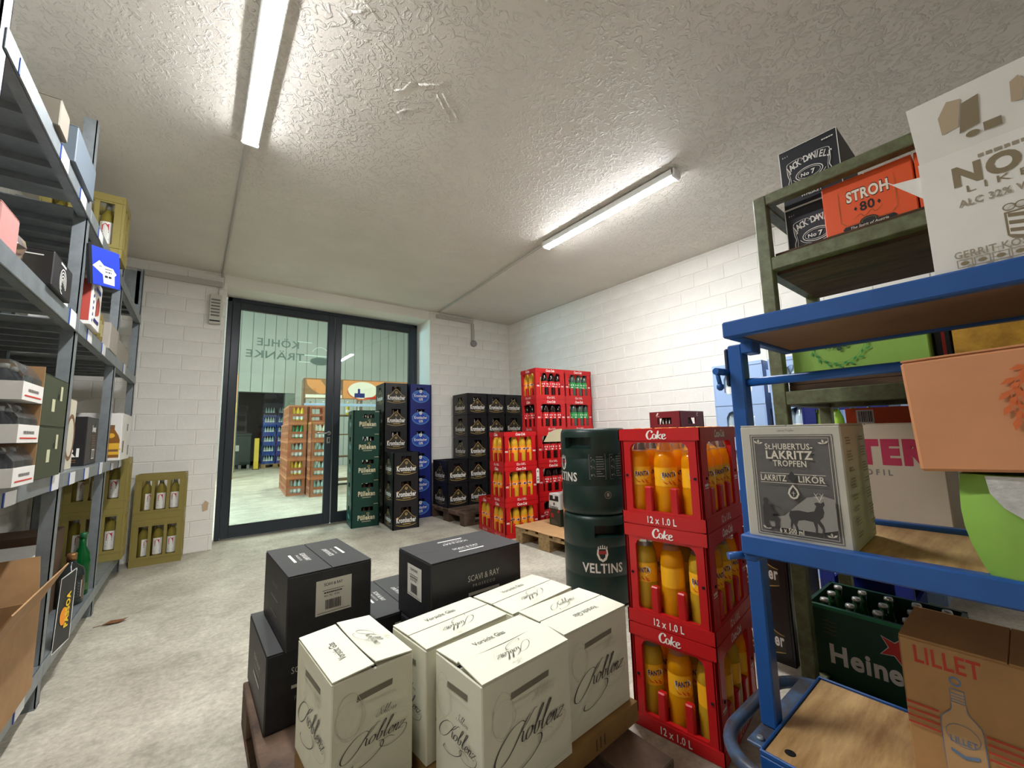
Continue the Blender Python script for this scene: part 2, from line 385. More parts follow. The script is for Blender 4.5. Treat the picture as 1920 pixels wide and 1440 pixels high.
m=MB(); m.rbox(1.252,1.292,-.022,-.012,.965,1.045,.004); m.obj('lock_plate',mat('brushed_steel',(190,190,186)),l1)
MB().box(1.266,1.278,-.0235,-.021,.985,1.028).obj('keyhole',DARK,l1)
# faded mirrored lettering stuck to the hall side of the glass
FAINT=mat('faded_film',(116,132,124),.6,transl=.35); FAINT2=mat('faded_film_light',(206,220,208),.6,transl=.5)
p=Print(); p.text('KÖHLE',0,.085,.085,0,'c',bold=.012,sx=1.1); p.text('TRÄNKE',.02,-.06,.085,0,'c',bold=.012,sx=1.25)
p.ell(-.46,-.05,.115,.05,0); p.rect(-.36,.17,-.20,.178,1); p.rect(-.58,.01,-.24,.022,1); p.rect(-.34,-.075,-.22,-.067,1); p.ring(-.46,.03,.10,.10,.006,1,t0=20,t1=160)
p.put('lettering',[FAINT,FAINT2],l1,(.70,.030,2.03),(-1,0,0),(0,0,1))

# cable conduits, junction box, louvred wall unit
def conduit(lbl,pts,r=.011):
    m=MB(); m.tube(pts,r,8)
    return tag(m.obj('cable_conduit',PVC),lbl,'conduit')
def trunk(lbl,x0,x1,y0,y1,z0,z1):
    return tag(MB().rbox(x0,x1,y0,y1,z0,z1,.004).obj('cable_trunking',PVC),lbl,'trunking')
conduit('thin grey cable pipe along the ceiling from the left lamp to above the glass door',[(.135,2.56,2.728),(.128,3.6,2.728),(.12,4.90,2.728),(.118,4.918,2.70)])
trunk('grey plastic trunking across the back wall under the ceiling left of the door',-.62,.125,4.895,4.926,2.585,2.64)
conduit('grey cable pipe along the ceiling from the right lamp to the back wall',[(2.385,2.56,2.728),(2.47,3.6,2.728),(2.56,4.86,2.728)])
t=thing('cable_trunking','grey plastic trunking elbow on the back wall right of the door, above the round box','trunking',(2.54,4.926,0))
MB().rbox(0,.60,-.034,0,2.655,2.705,.005).obj('horizontal_duct',PVC,t); MB().rbox(.575,.618,-.03,0,2.405,2.655,.005).obj('vertical_duct',PVC,t)
t=thing('junction_box','round grey junction box on the back wall below the trunking elbow','junction box',(3.15,4.926,2.36))
m=MB(); m.lathe([(.046,0),(.048,.004),(.048,.034),(.042,.04)],20); m.xform(Matrix.Rotation(R(90),4,'X')); m.obj('housing',mat('box_grey',(150,148,146),.5),t)
m=MB(); m.lathe([(.036,.04),(.036,.043),(.03,.045)],18); m.xform(Matrix.Rotation(R(90),4,'X')); m.obj('lid',mat('box_grey',(150,148,146)),t)
m=MB(); m.tube([(0,-.015,.045),(0,-.012,.075)],.009,8); m.obj('cable_gland',PVC,t)
t=thing('wall_unit','small cream louvred unit with a cable, on the wall left of the glass door','wall unit',(.075,4.926,2.20))
CREAM=mat('cream_plastic',(206,202,188),.5)
MB().rbox(-.05,.05,-.045,0,0,.30,.006).obj('housing',CREAM,t)
for k in range(6): MB().rbox(-.036,.036,-.052,-.044,.235-k*.032,.250-k*.032,.002).obj('louvre',GREY,t)
MB().rbox(-.042,.042,-.050,-.044,.02,.034,.002).obj('switch_bar',INK,t)
m=MB(); m.tube([(0.02,-.012,.30),(.02,-.008,.39)],.004,6); m.obj('cable',PVC,t)

# ceiling battens
def batten(nm,lbl,x,y0,y1,z,mlit,grp=None,cat='lamp'):
    t=thing(nm,lbl,cat,(x,y0,z),0,grp); L=y1-y0
    MB().rbox(-.042,.042,0,L,-.045,0,.006).obj('housing',WHITE,t)
    m=MB(); P=[(-.036,-.045)]+[(.036*math.cos(a),-.045-.011*math.sin(a)) for a in [math.pi-k*math.pi/8 for k in range(1,8)]]+[(.036,-.045)]
    m.prism(P,'y',.02,L-.02); m.obj('diffuser',mlit,t)
    for a,b in ((-.006,.02),(L-.02,L+.006)): MB().rbox(-.042,.042,a,b,-.058,0,.006).obj('end_cap',WHITE,t)
    for a in (.2,L-.2): MB().box(-.02,.02,a-.015,a+.015,0,.012).obj('mounting_clip',STEEL,t)
    return t
batten('batten_lamp','lit batten lamp under the ceiling at upper left, nearest the shelving',.145,1.235,2.515,2.733,LIT,'ceiling batten lamps')
batten('batten_lamp','lit batten lamp under the ceiling at right, nearer the white side wall',2.385,1.235,2.50,2.733,LIT,'ceiling batten lamps')

# dry leaf on the floor
t=thing('dry_leaf','small curled brown leaf lying on the concrete floor beside the shelving','leaf',(-.32,3.40,0)); LF=mat('leaf_brown',(120,78,44),.8)
m=MB(); m.add([(-.06,0,.004),(-.02,.022,.014),(.03,.026,.008),(.06,.004,.018),(.02,-.02,.006),(-.03,-.018,.012),(0,0,.002)],[(0,1,6),(1,2,6),(2,3,6),(3,4,6),(4,5,6),(5,0,6)]); m.obj('blade',LF,t)
m=MB(); m.tube([(-.06,0,.005),(-.09,-.008,.004)],.0018,5); m.obj('stalk',LF,t)
# ------------------------------------------------------------------ bottles
def bottle(nm,lbl,cat,prof,body,cap=None,lab=None,n=12,grp=None,capz=None,label_rz=None,liquid=None):
    t=thing(nm,lbl,cat,(0,0,0),0,grp)
    MB().lathe(prof,n).obj('body',body,t)
    if liquid: MB().lathe(liquid[0],n).obj('liquid',liquid[1],t)
    if cap: m=MB(); m.lathe(cap[0],n); m.obj('cap',cap[1],t)
    if lab:
        r,z0,z1,mm=lab; m=MB(); m.lathe([(r,z0),(r,z1)],n,caps=False); m.obj('label',mm,t)
    return t
BEERP=[(.030,0),(.0325,.006),(.0325,.145),(.026,.175),(.014,.215),(.0125,.252)]
BEERC=([(.0145,.244),(.0145,.25),(.0125,.257),(0.004,.2575)],CAPM)
PETP=[(.036,0),(.040,.008),(.040,.115),(.0385,.12),(.0385,.185),(.040,.19),(.036,.225),(.024,.268),(.014,.292),(.014,.305)]
PETC=lambda m:([(.0155,.298),(.0155,.318),(.013,.321)],m)
ORANGE=mat('orange_soda',(255,180,14),.16,transl=.5); LEMON=mat('cloudy_soda',(214,170,40),.2,transl=.3); COLA=mat('cola',(30,12,8),.12); CLEARP=mat('clear_pet',(225,232,226),.1,trans=.9,ior=1.2)
LBO=mat('label_orange',(244,150,30),.45); LBR=mat('label_red',(206,38,40),.45); LBG=mat('label_green',(40,150,70),.45); LBW=mat('label_white',(230,228,220),.5); LBY=mat('label_yellow',(246,178,24),.45)
NAVY=mat('print_navy',(34,40,110),.5); REDP=mat('print_red',(204,44,30),.5)
RED=mat('crate_red',(190,24,28),.36); 
protos={}
def proto(k,fn):
    if k not in protos: protos[k]=(fn(),[False])
    return protos[k]
def place(k,fn,loc,rz,label,group=None):
    """the first time moves the prototype itself, later makes a copy of it with its parts"""
    o,used=proto(k,fn)
    if not used[0]:
        used[0]=True; o.location=loc; o.rotation_euler=(0,0,rz); o['label']=label
        if group: o['group']=group
        return o
    return copy_tree(o,loc,rz,label,group)
def beer(): return bottle('beer_bottle','', 'bottle',BEERP,BRN,BEERC,None,10)
def pet(kind):
    body,lab={'orange':(mat('soda_gold',(226,178,52),.15,transl=.25),LBO),'lemon':(LEMON,LBO),'cola':(COLA,LBR),'green':(mat('sprite_like_clear',(70,86,74),.12),LBG)}[kind]
    def fn():
        t=bottle('soda_bottle','', 'bottle',PETP,body,PETC({'orange':LBO,'lemon':LBO,'cola':mat('cap_black',(22,20,20),.4),'green':LBG}[kind]),(.0405,.118,.188,lab),14)
        p=Print()
        for k in range(4):
            a=(k-1.5)*.052
            if kind in('orange','lemon'): p.poly([(a-.018,.142),(a+.018,.142),(a+.020,.164),(a-.018,.168)],0); p.rect(a-.014,.148,a+.014,.160,1)
            else: p.rect(a-.016,.150,a+.016,.166,0); p.rect(a-.014,.126,a+.010,.136,0)
        p.put('print',[WHT,NAVY],t,(0,-.0412,0),(1,0,0),(0,0,1),cyl=.0412); return t
    return fn
def bigpet(full=True):
    """litre bottle seen close: clear neck above the drink, wrapped label with its lettering"""
    body=ORANGE if full else LEMON
    t=thing('soda_bottle','', 'bottle')
    m=MB(); m.lathe([(.036,0),(.0405,.008),(.0405,.112),(.039,.118),(.039,.186),(.0405,.192),(.0385,.218),(.031,.244)],24); m.obj('liquid',body,t)
    m=MB(); m.lathe([(.0312,.2441),(.025,.268),(.0145,.294),(.0145,.312)],24,caps=False); m.obj('neck',CLEARP,t)
    m=MB(); m.lathe([(.016,.305),(.0165,.309),(.0165,.327),(.014,.331)],20); m.obj('cap',LBO,t)
    m=MB(); m.lathe([(.0402,.119),(.0402,.186)],24,caps=False); m.obj('label',LBY,t)
    p=Print(); W,N,OR,GR=0,1,2,3
    p.poly([(-.026,.150),(-.02,.142),(.012,.143),(.028,.152),(.030,.166),(.016,.176),(-.012,.177),(-.028,.168)],W)
    p.text('FANTA',.001,.1525,.0165,N,'c',bold=.03,width=.050,rot=3)
    for a,b in (((-.022,.137),(-.006,.130)),((-.004,.139),(.008,.128)),((.010,.138),(.022,.131)),((.012,.130),(.026,.126))): p.stroke([a,((a[0]+b[0])/2,(a[1]+b[1])/2-.003),b],.003,.0045,OR,3)
    p.rect(-.034,.120,.034,.1215,GR)
    p.put('lettering',[WHT,NAVY,REDP,LBG],t,(0,-.0404,0),(1,0,0),(0,0,1),cyl=.0404)
    return t

# ------------------------------------------------------------------ crates
def crate_mb(w,d,h,rows,t=.014,floor=.02,r=.012):
    """open plastic crate; rows[face]=[(v0,v1,[(u0,u1),...]),...] are openings; faces 'x' (both +-x) and 'y' (both +-y)"""
    m=MB()
    def wall(ax,sg):
        L=(w if ax=='y' else d)/2; D=(d if ax=='y' else w)/2
        def B(u0,u1,v0,v1):
            if u1-u0<1e-4 or v1-v0<1e-4: return
            a,b=sorted((sg*D,sg*(D-t)))
            m.box(u0,u1,a,b,v0,v1) if ax=='y' else m.box(a,b,u0,u1,v0,v1)
        z=0
        for v0,v1,hs in rows[ax]:
            B(-L,L,z,v0); u=-L
            for a,b in hs: B(u,a,v0,v1); u=b
            B(u,L,v0,v1); z=v1
        B(-L,L,z,h)
    for ax in 'xy':
        for sg in (-1,1): wall(ax,sg)
    m.box(-w/2+t,w/2-t,-d/2+t,d/2-t,.004,floor)
    c=.022
    for i in (-1,1):
        for j in (-1,1):
            a=sorted((i*(w/2+.0015),i*(w/2-c))); b=sorted((j*(d/2+.0015),j*(d/2-c))); m.rbox(a[0],a[1],b[0],b[1],.001,h-.001,r)
    return m
def arch_emblem(p,fw,h,txt,c,kind='black'):
    """arched beer emblem: c=(gold, panel, white, accent)"""
    s=fw/.30; G,PN,W,A=c; z=h/.283
    if kind=='black':
        bell=lambda u,k=0: (.118+.088*math.exp(-(u/.060)**2)-k)*z
        U=[-.118+.236*i/24 for i in range(25)]
        p.poly([(u*s,bell(u)) for u in U]+[(u*s,(.052-.018*math.cos(u/.118*1.5))*z) for u in U[::-1]],PN)
        p.stroke([(u*s,bell(u)) for u in U[::2]],.0045,.0045,G,3,uniform=True)
        p.stroke([(u*s,(.052-.020*math.cos(u/.118*1.5))*z) for u in U[::2]],.0045,.0045,G,3,uniform=True)
        p.poly([(-.118*s,.118*z),(-.098*s,.138*z),(-.086*s,.128*z),(-.092*s,.108*z)],G)
        p.poly([(-.013*s,.176*z),(.013*s,.176*z),(.013*s,.156*z),(0,.146*z),(-.013*s,.156*z)],G); p.ell(0,.164*z,.007*s,.008*z,PN,10)
        p.text(txt,.002*s,.074*z,.052*z,W,'c',bold=.03,width=.226*s)
        p.rect(-.04*s,.052*z,.05*s,.060*z,G)
    else:
        p.ell(0,.125*z,.112*s,.076*z,PN,32); p.ring(0,.125*z,.118*s,.082*z,.005,G,36); p.ring(0,.125*z,.104*s,.068*z,.002,G,36)
        U=[-.125+.25*i/16 for i in range(17)]
        p.stroke([(u*s,(.150+.062*math.exp(-(u/.05)**2))*z) for u in U],.004,.004,G,3,uniform=True)
        p.poly([(-.018*s,.205*z),(.018*s,.205*z),(.018*s,.178*z),(0,.166*z),(-.018*s,.178*z)],W); p.ell(0,.188*z,.009*s,.010*z,A,10)
        p.text(txt,0,.116*z,.034*z,W,'c',bold=.025,width=.178*s)
        p.text('0,0%',.002,.072*z,.030*z,W,'c',bold=.03,width=.055*s)
CW,CD,CH=.30,.40,.283
def emblem_crate(kind):
    m0=mat('crate_black',(27,27,29),.38) if kind=='black' else mat('crate_blue',(22,36,110),.38)
    def fn():
        t=thing('beer_crate','', 'crate')
        hole=[(.176*CH/.283,.240*CH/.283,[(-.056,.056)])]
        crate_mb(CW,CD,CH,{'x':hole,'y':hole}).obj('body',m0,t)
        m=MB()
        for j in range(1,5): m.box(-CW/2+.014,CW/2-.014,-CD/2+j*CD/5-.002,-CD/2+j*CD/5+.002,.02,.10)
        m.obj('divider',m0,t)
        for f,wd in (('-y',CW),('-x',CD)):
            p=Print(); o,r_,u_=face(CW,CD,CH,f)
            if kind=='black': arch_emblem(p,wd*.98 if f=='-y' else wd*.86,CH,'Krombacher',(0,1,2,0)); mats=[GOLD,mat('panel_olive',(52,47,36),.5),WHT]
            else: arch_emblem(p,wd*.98 if f=='-y' else wd*.86,CH,'Krombacher',(0,1,2,3),'blue'); mats=[mat('print_sky',(110,170,226),.5),mat('panel_blue',(34,70,168),.5),WHT,GOLD]
            p.put('emblem',mats,t,o,r_,u_)
        return t
    return fn
def rot2(x,y,a): return (x*math.cos(a)-y*math.sin(a), x*math.sin(a)+y*math.cos(a))
def beers_in(x,y,z,a,group,label,spots):
    for i,(sx,sy) in enumerate(spots):
        p=rot2(sx,sy,a); place('beer',beer,(x+p[0],y+p[1],z+.021),a,label.replace('@',(['front left','front right','near side','far side','inner side','rear side'] if len(spots)<5 else ['front left','front middle','front right','near side','far side','mid side'])[i]),group)
FRONT=[(-.028,-.155),(.028,-.155)]; SIDE=[(-.105,-.03),(-.105,.035)]
def emblem_stack(kind,x,y,z0,a,n,where,tops=(),h=CH,col='black'):
    """x,y = front left corner; crates turned by a"""
    cx,cy=rot2(CW/2,CD/2,a)
    for k in range(n):
        lv='single' if n==1 else (ORD[k+1] if k<n-1 else 'topmost')
        e='gold arch emblem' if kind=='black' else 'oval emblem'
        place('crate_'+kind,emblem_crate(kind),(x+cx,y+cy,z0+k*h),a,'%s beer crate, %s, %s, %s'%(col,e,lv,where),'%s beer crates with emblems'%col)
        beers_in(x+cx,y+cy,z0+k*h,a,'bottles in the emblem crates','capped brown bottle, @ of %s crate, %s'%(lv,where),FRONT+SIDE)
ND=R(-7)
emblem_stack('black',1.752,4.43,0,ND,3,'low stack by the glass door')
emblem_stack('black',1.80,4.86,0,R(-5),6,'tall stack against glass door')
emblem_stack('blue',2.125,4.845,0,R(-3),6,'blue stack at the door jamb',col='blue')
for i,n in enumerate((2,5,5,5)):
    emblem_stack('black',2.456+i*.305,4.468-(.0 if i else .0),.145,R(-1.5),n,['low stack on corner pallet','first tall corner stack','middle tall corner stack','last tall corner stack'][i],h=.286)
# black crates half hidden behind the trolleys
emblem_stack('black',2.10,1.03,0,R(-90),2,'pile behind blue trolley leg')

# green crates by the door
def green_crate():
    W,D,H=.31,.38,.27; G=mat('crate_green',(16,62,50),.4); t=thing('beer_crate','', 'crate')
    crate_mb(W,D,H,{'y':[(.178,.226,[(-.045,.085)])],'x':[(.172,.226,[(-.03,.06)])]}).obj('body',G,t)
    CRM=mat('print_cream',(216,206,170),.6); p=Print(); o,r_,u_=face(W,D,H,'-y')
    p.text('Pülleken',.01,.082,.052,0,'c',bold=.035,width=.19); p.lines(.01,.060,.10,.006,0)
    p.ring(.02,.150,.010,.012,.003,1); p.ring(.034,.150,.010,.012,.003,1); p.rect(.09,.252,.14,.257,0)
    p.put('lettering',[CRM,GOLD],t,o,r_,u_)
    p=Print(); o,r_,u_=face(W,D,H,'-x'); p.text('Pülle',.0,.085,.05,0,'c',bold=.035,width=.12); p.put('lettering',[mat('print_pale_teal',(128,170,158),.6)],t,o,r_,u_)
    return t
for k in range(5):
    a=R(-8); cx,cy=rot2(.155,.19,a); lv=ORD[k+1] if k<4 else 'topmost'
    place('greenc',green_crate,(1.435+cx,4.866+cy,k*.27),a,'dark green beer crate with cream name, %s, stack by the glass door'%lv,'dark green beer crates by the door')
    beers_in(1.435+cx,4.866+cy,k*.27-.018,a,'bottles in the dark green crates','capped brown bottle, @ of %s dark green crate by the door'%lv,[(-.012,-.148),(.05,-.148),(-.118,-.02)])

# red soda crates
KW,KD,KH=.40,.30,.35
def script(p,txt,u,v,h,m,w=None): p.text(txt,u,v,h,m,'c',bold=.03,shear=.28,width=w)
def coke_logo(p,u,v,h,m):
    """bold swash word drawn with a broad pen"""
    k=h; xf=lambda x,y:(u+(x-1.42)*k+.10*y*k, v+y*k)
    S=lambda pts,a=.06,b=.20: p.stroke(pts,a*k,b*k,m,7,xf)
    S([(.78,.74),(.80,.92),(.62,1.04),(.36,.92),(.18,.5),(.34,.08),(.62,.0),(.86,.22)],.09,.26)
    S([(1.25,.56),(1.05,.60),(.93,.34),(1.04,.06),(1.26,.08),(1.36,.34),(1.25,.56)],.08,.2)
    S([(1.62,1.02),(1.55,.6),(1.50,.0)],.10,.22); S([(2.05,.60),(1.82,.50),(1.60,.30)],.10,.16); S([(1.62,.32),(1.85,.10),(2.08,.04)],.12,.2)
    S([(2.16,.30),(2.40,.36),(2.46,.52),(2.30,.60),(2.14,.42),(2.18,.12),(2.36,.0),(2.66,.16)],.08,.2)
def coke_crate():
    t=thing('soda_crate','', 'crate'); hx=[(.052,.298,[(-.108,.108)])]; hy=[(.052,.298,[(-.140,.140)])]
    m=crate_mb(KW,KD,KH,{'x':hx,'y':hy},t=.016)
    for s in (-1,1):      # rounded window corners and proud rims
        for L,ax in ((.140,'y'),(.108,'x')):
            D=(KD if ax=='y' else KW)/2
            for e in (-1,1):
                for z,dz in ((.298,-1),(.052,1)):
                    q=.022 if dz<0 else .008; P=[(e*L,z),(e*(L-q),z),(e*(L-q*.35),z+dz*q*.35),(e*L,z+dz*q)]
                    m.prism(P,ax,*sorted((s*(D-.0005),s*(D-.0155))))
            for z0,z1 in ((.306,.348),(.002,.044)):
                a,b=sorted((s*(D-.001),s*(D+.003))); l=(KW if ax=='y' else KD)/2+.003
                m.box(-l,l,a,b,z0,z1) if ax=='y' else m.box(a,b,-l,l,z0,z1)
    m.obj('body',RED,t)
    m=MB()
    for i in (-1,0,1):
        for j in (-.9,.9): m.rbox(i*.094-.016,i*.094+.016,j*.148-.013,j*.148+.013,.03,.138,.004)
    for i in (-1,1):
        for j in (-.5,.5): m.rbox(i*.186-.012,i*.186+.012,j*.094-.014,j*.094+.014,.03,.138,.004)
    m.box(-.18,.18,-.002,.002,.02,.10); m.obj('bottle_pegs',RED,t)
    m=MB()
    for s in (-1,1):
        for u in (-.165,.165): m.box(u-.004,u+.004,*sorted((s*.1502,s*.1535)),.172,.180)
        for u in (-.125,.125): m.box(*sorted((s*.2002,s*.2035)),u-.004,u+.004,.172,.180)
    m.obj('lug_hole',DARK,t)
    for f,tx,wd in (('-y','Coca-Cola',.115),('-x','Coke',.0)):
        p=Print(); o,r_,u_=face(KW+.006,KD+.006,KH,f)
        if tx=='Coke': coke_logo(p,0.0,.311,.030,0)
        else: script(p,tx,0,.313,.026,0,wd)
        p.text('12 x 1.0 L',0,.011,.023,0,'c',bold=.02,width=.105)
        p.put('lettering',[WHT],t,o,r_,u_)
        if f=='-y':
            for u in (-.168,.168):
                p=Print(); p.lines(0,.150,.034,.008,0); p.rect(-.017,.143,.017,.146,0); p.put('small_mark',[WHT],t,(u,-KD/2,0),r_,u_)
    return t
def coke(x,y,z,a,label,group): return place('coke',coke_crate,(x,y,z),a,label,group)
def pets(x,y,z,a,spots,label,group,h=None):
    for i,((sx,sy),k) in enumerate(spots):
        nm=['front first','front second','front third','front fourth','side near','side far'][i]; p=rot2(sx,sy,a); place('pet_'+k,pet(k),(x+p[0],y+p[1],z+.021),a+R(random.uniform(-40,40)),'%s bottle, %s, %s'%({'orange':'orange soda','lemon':'golden soda','cola':'dark cola','green':'green-labelled soda'}[k],nm,label),group)
FX=[-.141,-.047,.047,.141]; SY=[-.101+.002,0,.101]
def spots(front,side): return [((u,-.100),k) for u,k in zip(FX,front)]+[((-.148,v),k) for v,k in zip(SY[1:],side)]
# stacks in the middle of the room: three high in front, five high behind, one low
ka=R(-7); G='red soda crates in the far stacks'
def stack(x,y,n,fronts,sides,where,z0=0):
    c=rot2(.2,.15,ka)
    for k in range(n):
        lv='single' if n==1 else (ORD[k+1] if k<n-1 else 'topmost')
        coke(x+c[0],y+c[1],z0+k*.35,ka,'red soda crate, %s, %s'%(lv,where),G)
        pets(x+c[0],y+c[1],z0+k*.35,ka,spots(fronts[k],sides[k]),'%s red crate, %s'%(lv,where),'bottles in the far red crates')
o4=['orange']*4; c4=['cola']*4; g4=['green']*4
stack(2.435,3.265,3,[o4,o4,o4],[['orange']*2]*3,'three-high far stack')
d=rot2(.04,.305,ka); stack(2.435+d[0]-.03,3.265+d[1],1,[o4],[['orange']*2],'behind the three-high far stack')
stack(2.91,3.285,5,[c4,c4,c4,c4,['lemon','cola','cola','cola']],[['cola']*2,['cola']*2,['cola']*2,['cola']*2,['orange']*2],'five-high far cola stack')
d=rot2(.405,0,ka); stack(2.91+d[0],3.285+d[1],5,[c4,c4,c4,g4,['cola','green','green','green']],[['green']*2]*5,'five-high far stack by the wall')
t=thing('hang_tag','white paper tag stuck on the red three-high far stack','tag',(2.825,3.205,.60),ka); m=MB(); m.prism([(-.018,-.085),(.018,-.085),(.018,.055),(0,.07),(-.018,.055)],'y',-.0035,-.001); m.obj('paper',WHT,t)
p=Print(); p.rect(-.010,-.06,.010,-.045,0); p.rect(-.010,-.03,.010,-.02,0); p.ell(0,.035,.008,.010,0); p.put('print',[GREY],t,(0,-.0036,0),(1,0,0),(0,0,1))

# the near stack of three red crates with litre bottles
na=R(8.2); px,py=1.298,.985                       # left corner of the camera-side face
c=rot2(.2,-.15,na); NX,NY=px+c[0],py+c[1]
for k in range(3):
    lv=['lowest','middle','topmost'][k]
    coke(NX,NY,k*.35,na,'large red soda crate, %s of the near stack beside the cream cartons'%lv,'near stack of red soda crates')
    for i,u in enumerate(FX):
        for j,v in enumerate((-.101,0,.101)):
            q=rot2(u,v,na); full=(k==2) or (i+j)%2==1
            rz=na+R(-62 if i==0 else -35)+R([12,-22,8,-14][(i+j*2+k)%4])+(R(150) if (k<2 and (i*3+j*2+k)%3==0) else 0)
            nm='%s row, %s'%(['first','second','third','fourth'][i],['right','middle','left'][j])
            place('big%d'%full,(lambda F=full: bigpet(F)),(NX+q[0],NY+q[1],k*.35+.021),rz,'litre orange soda bottle in the %s near red crate, %s'%(lv,nm),'litre bottles in the near red crates')

# dark red crate stack and pale blue water crates along the side wall
def darkred():
    W,D,H=.40,.28,.2975; m0=mat('crate_maroon',(108,26,30),.42); t=thing('beer_crate','', 'crate')
    hy=[(.19,.245,[(-.065,.065)])]; crate_mb(W,D,H,{'y':hy,'x':hy}).obj('body',m0,t)
    for f in ('-y','-x'):
        p=Print(); o,r_,u_=face(W,D,H,f); s=-.06 if f=='-x' else .09
        p.poly([(s-.012,.262),(s,.268),(s+.010,.284),(s+.004,.288),(s-.008,.286),(s-.004,.278),(s-.014,.272)],0); p.rect(s-.016,.256,s+.016,.259,0)
        p.put('emblem',[mat('print_pale',(226,206,180),.6)],t,o,r_,u_)
    return t
for k in range(4):
    lv=ORD[k+1] if k<3 else 'topmost'; x,y=3.13+.2,1.76+.14
    place('maroon',darkred,(x,y,k*.2975),0,'maroon bottle crate, %s, pile near the side wall'%lv,'maroon crates near the side wall')
    if k==3: beers_in(x,y,k*.2975+.005,0,'bottles in the maroon crates','dark bottle, @ of topmost maroon crate near the side wall',[(-.035,-.095),(.0,-.095),(.035,-.095),(-.16,-.03),(-.16,.03),(-.16,0)])
def water():
    W,D,H=.36,.38,.311; m0=mat('crate_pale_blue',(158,184,222),.42); t=thing('water_crate','', 'crate')
    hx=[(.06,.245,[(-.105,.105)])]; m=crate_mb(W,D,H,{'x':hx,'y':hx})
    for s in (-1,1):
        for e in (-1,1):
            a,b=sorted((s*(W/2-.0005),s*(W/2-.0135))); m.prism([(e*.105,.245),(e*.04,.245),(e*.085,.228),(e*.105,.19)],'x',a,b); m.prism([(e*.105,.06),(e*.085,.06),(e*.105,.085)],'x',a,b)
    m.obj('body',m0,t)
    for s in (-1,1): MB().box(*sorted((s*(W/2),s*(W/2+.004))),-D/2,D/2,.285,.308).obj('rim',m0,t)
    return t
WATERP=[(.034,0),(.037,.008),(.037,.12),(.033,.165),(.016,.215),(.014,.25)]
def wbottle(): return bottle('water_bottle','', 'bottle',WATERP,mat('water_glass',(176,196,206),.08),([(.016,.24),(.016,.262),(.014,.264)],WHT),(.0375,.05,.105,LBW),10)
for s,(x,y,n) in enumerate(((3.58,1.40,5),(3.60,.985,5),(3.60,.58,4))):
    wh=['first','second','third'][s]
    for k in range(n):
        lv=ORD[k+1] if k<n-1 else 'topmost'
        place('water',water,(x,y,k*.311),0,'pale blue water crate, %s, %s pile along the side wall'%(lv,wh),'pale blue water crates')
        if k>=2:
            for q_,v in enumerate((-.09,-.03,.03,.09)): place('wb',wbottle,(x-.125,y+v,k*.311+.021),0,'water bottle, %s in %s pale blue crate, %s pile by side wall'%(['first','second','third','fourth'][q_],lv,wh),'water bottles in the pale blue crates')
# deep blue crate with lime-coloured bottles and orange carton glimpsed through the trolleys
def deepblue():
    W,D,H=.36,.40,.30; t=thing('soda_crate','', 'crate'); hx=[(.10,.24,[(-.13,.13)])]; crate_mb(W,D,H,{'x':hx,'y':hx}).obj('body',mat('crate_blue',(22,36,110)),t); return t
for k in range(4):
    place('deepblue',deepblue,(3.15,.66,k*.30),0,'deep blue crate, %s, pile seen through the green trolley'%(ORD[k+1] if k<3 else 'topmost'),'deep blue crates behind the trolleys')
for q_,v in enumerate((-.12,-.04,.04,.12)):
    place('limeb',lambda: bottle('soda_bottle','', 'bottle',WATERP,mat('lime_drink',(150,190,70),.15),([(.016,.24),(.016,.262),(.014,.264)],WHT),None,10),(3.02,.66+v,.92),0,'lime-coloured bottle, %s in the topmost deep blue crate'%['first','second','third','fourth'][q_],'lime bottles in the deep blue crate')
# ------------------------------------------------------------------ pallets
def pallet(nm,lbl,x0,y0,W,D,m,long='y',z=0,grp=None):
    """four-way pallet, W along x, D along y; long: direction of the deck boards"""
    t=thing(nm,lbl,'pallet',(x0,y0,z),0,grp); rn=random.Random(int(x0*100))
    a,b=(W,D) if long=='y' else (D,W)          # a: across boards, b: along boards
    def put(n,u0,u1,v0,v1,z0,z1):
        bx=(u0,u1,v0,v1) if long=='y' else (v0,v1,u0,u1)
        MB().rbox(bx[0],bx[1],bx[2],bx[3],z0+rn.uniform(-.001,0),z1,.003).obj(n,m,t)
    ws=[.145,.10,.145,.10,.145]; gap=(a-sum(ws))/4; u=0
    for q in ws: put('deck_board',u,u+q,0,b,.122,.144); u+=q+gap
    for v in (0,b/2-.0725,b-.145): put('cross_board',0,a,v,v+.145,.100,.1215)
    for u0,u1 in ((0,.10),(a/2-.0725,a/2+.0725),(a-.10,a)):
        for v0,v1 in ((0,.145),(b/2-.0725,b/2+.0725),(b-.145,b)): put('block',u0,u1,v0,v1,.0225,.0995)
        put('skid_board',u0,u1,0,b,0,.022)
    return t
pallet('pallet','dark worn pallet carrying the black and cream wine cartons in front',.185,.70,.90,1.21,PALD,'y')
pallet('pallet','dark pallet under the black beer crates in the back corner',2.43,4.03,1.25,.86,PALD,'x')
pallet('pallet','light wooden pallet covered with cardboard beside the dark green kegs',2.47,2.35,1.2,.80,PALW,'x')
t=thing('cardboard_sheet','flat tan cardboard sheet lying on the light wooden pallet','cardboard',(2.47,2.35,.1445))
m=MB(); N=8
for i in range(N):
    for s_ in (0,):
        y0,y1=.80*i/N,.80*(i+1)/N; f=lambda y: .003*math.sin(y*9)**2
        m.add([(-.012,y0,f(y0)*2),(1.18,y0,f(y0)),(1.18,y1,f(y1)),(-.012,y1,f(y1)*2),(-.012,y0,f(y0)*2+.004),(1.18,y0,f(y0)+.004),(1.18,y1,f(y1)+.004),(-.012,y1,f(y1)*2+.004)],[(0,3,2,1),(4,5,6,7),(0,1,5,4),(1,2,6,5),(2,3,7,6),(3,0,4,7)])
m.obj('sheet',CARD,t)

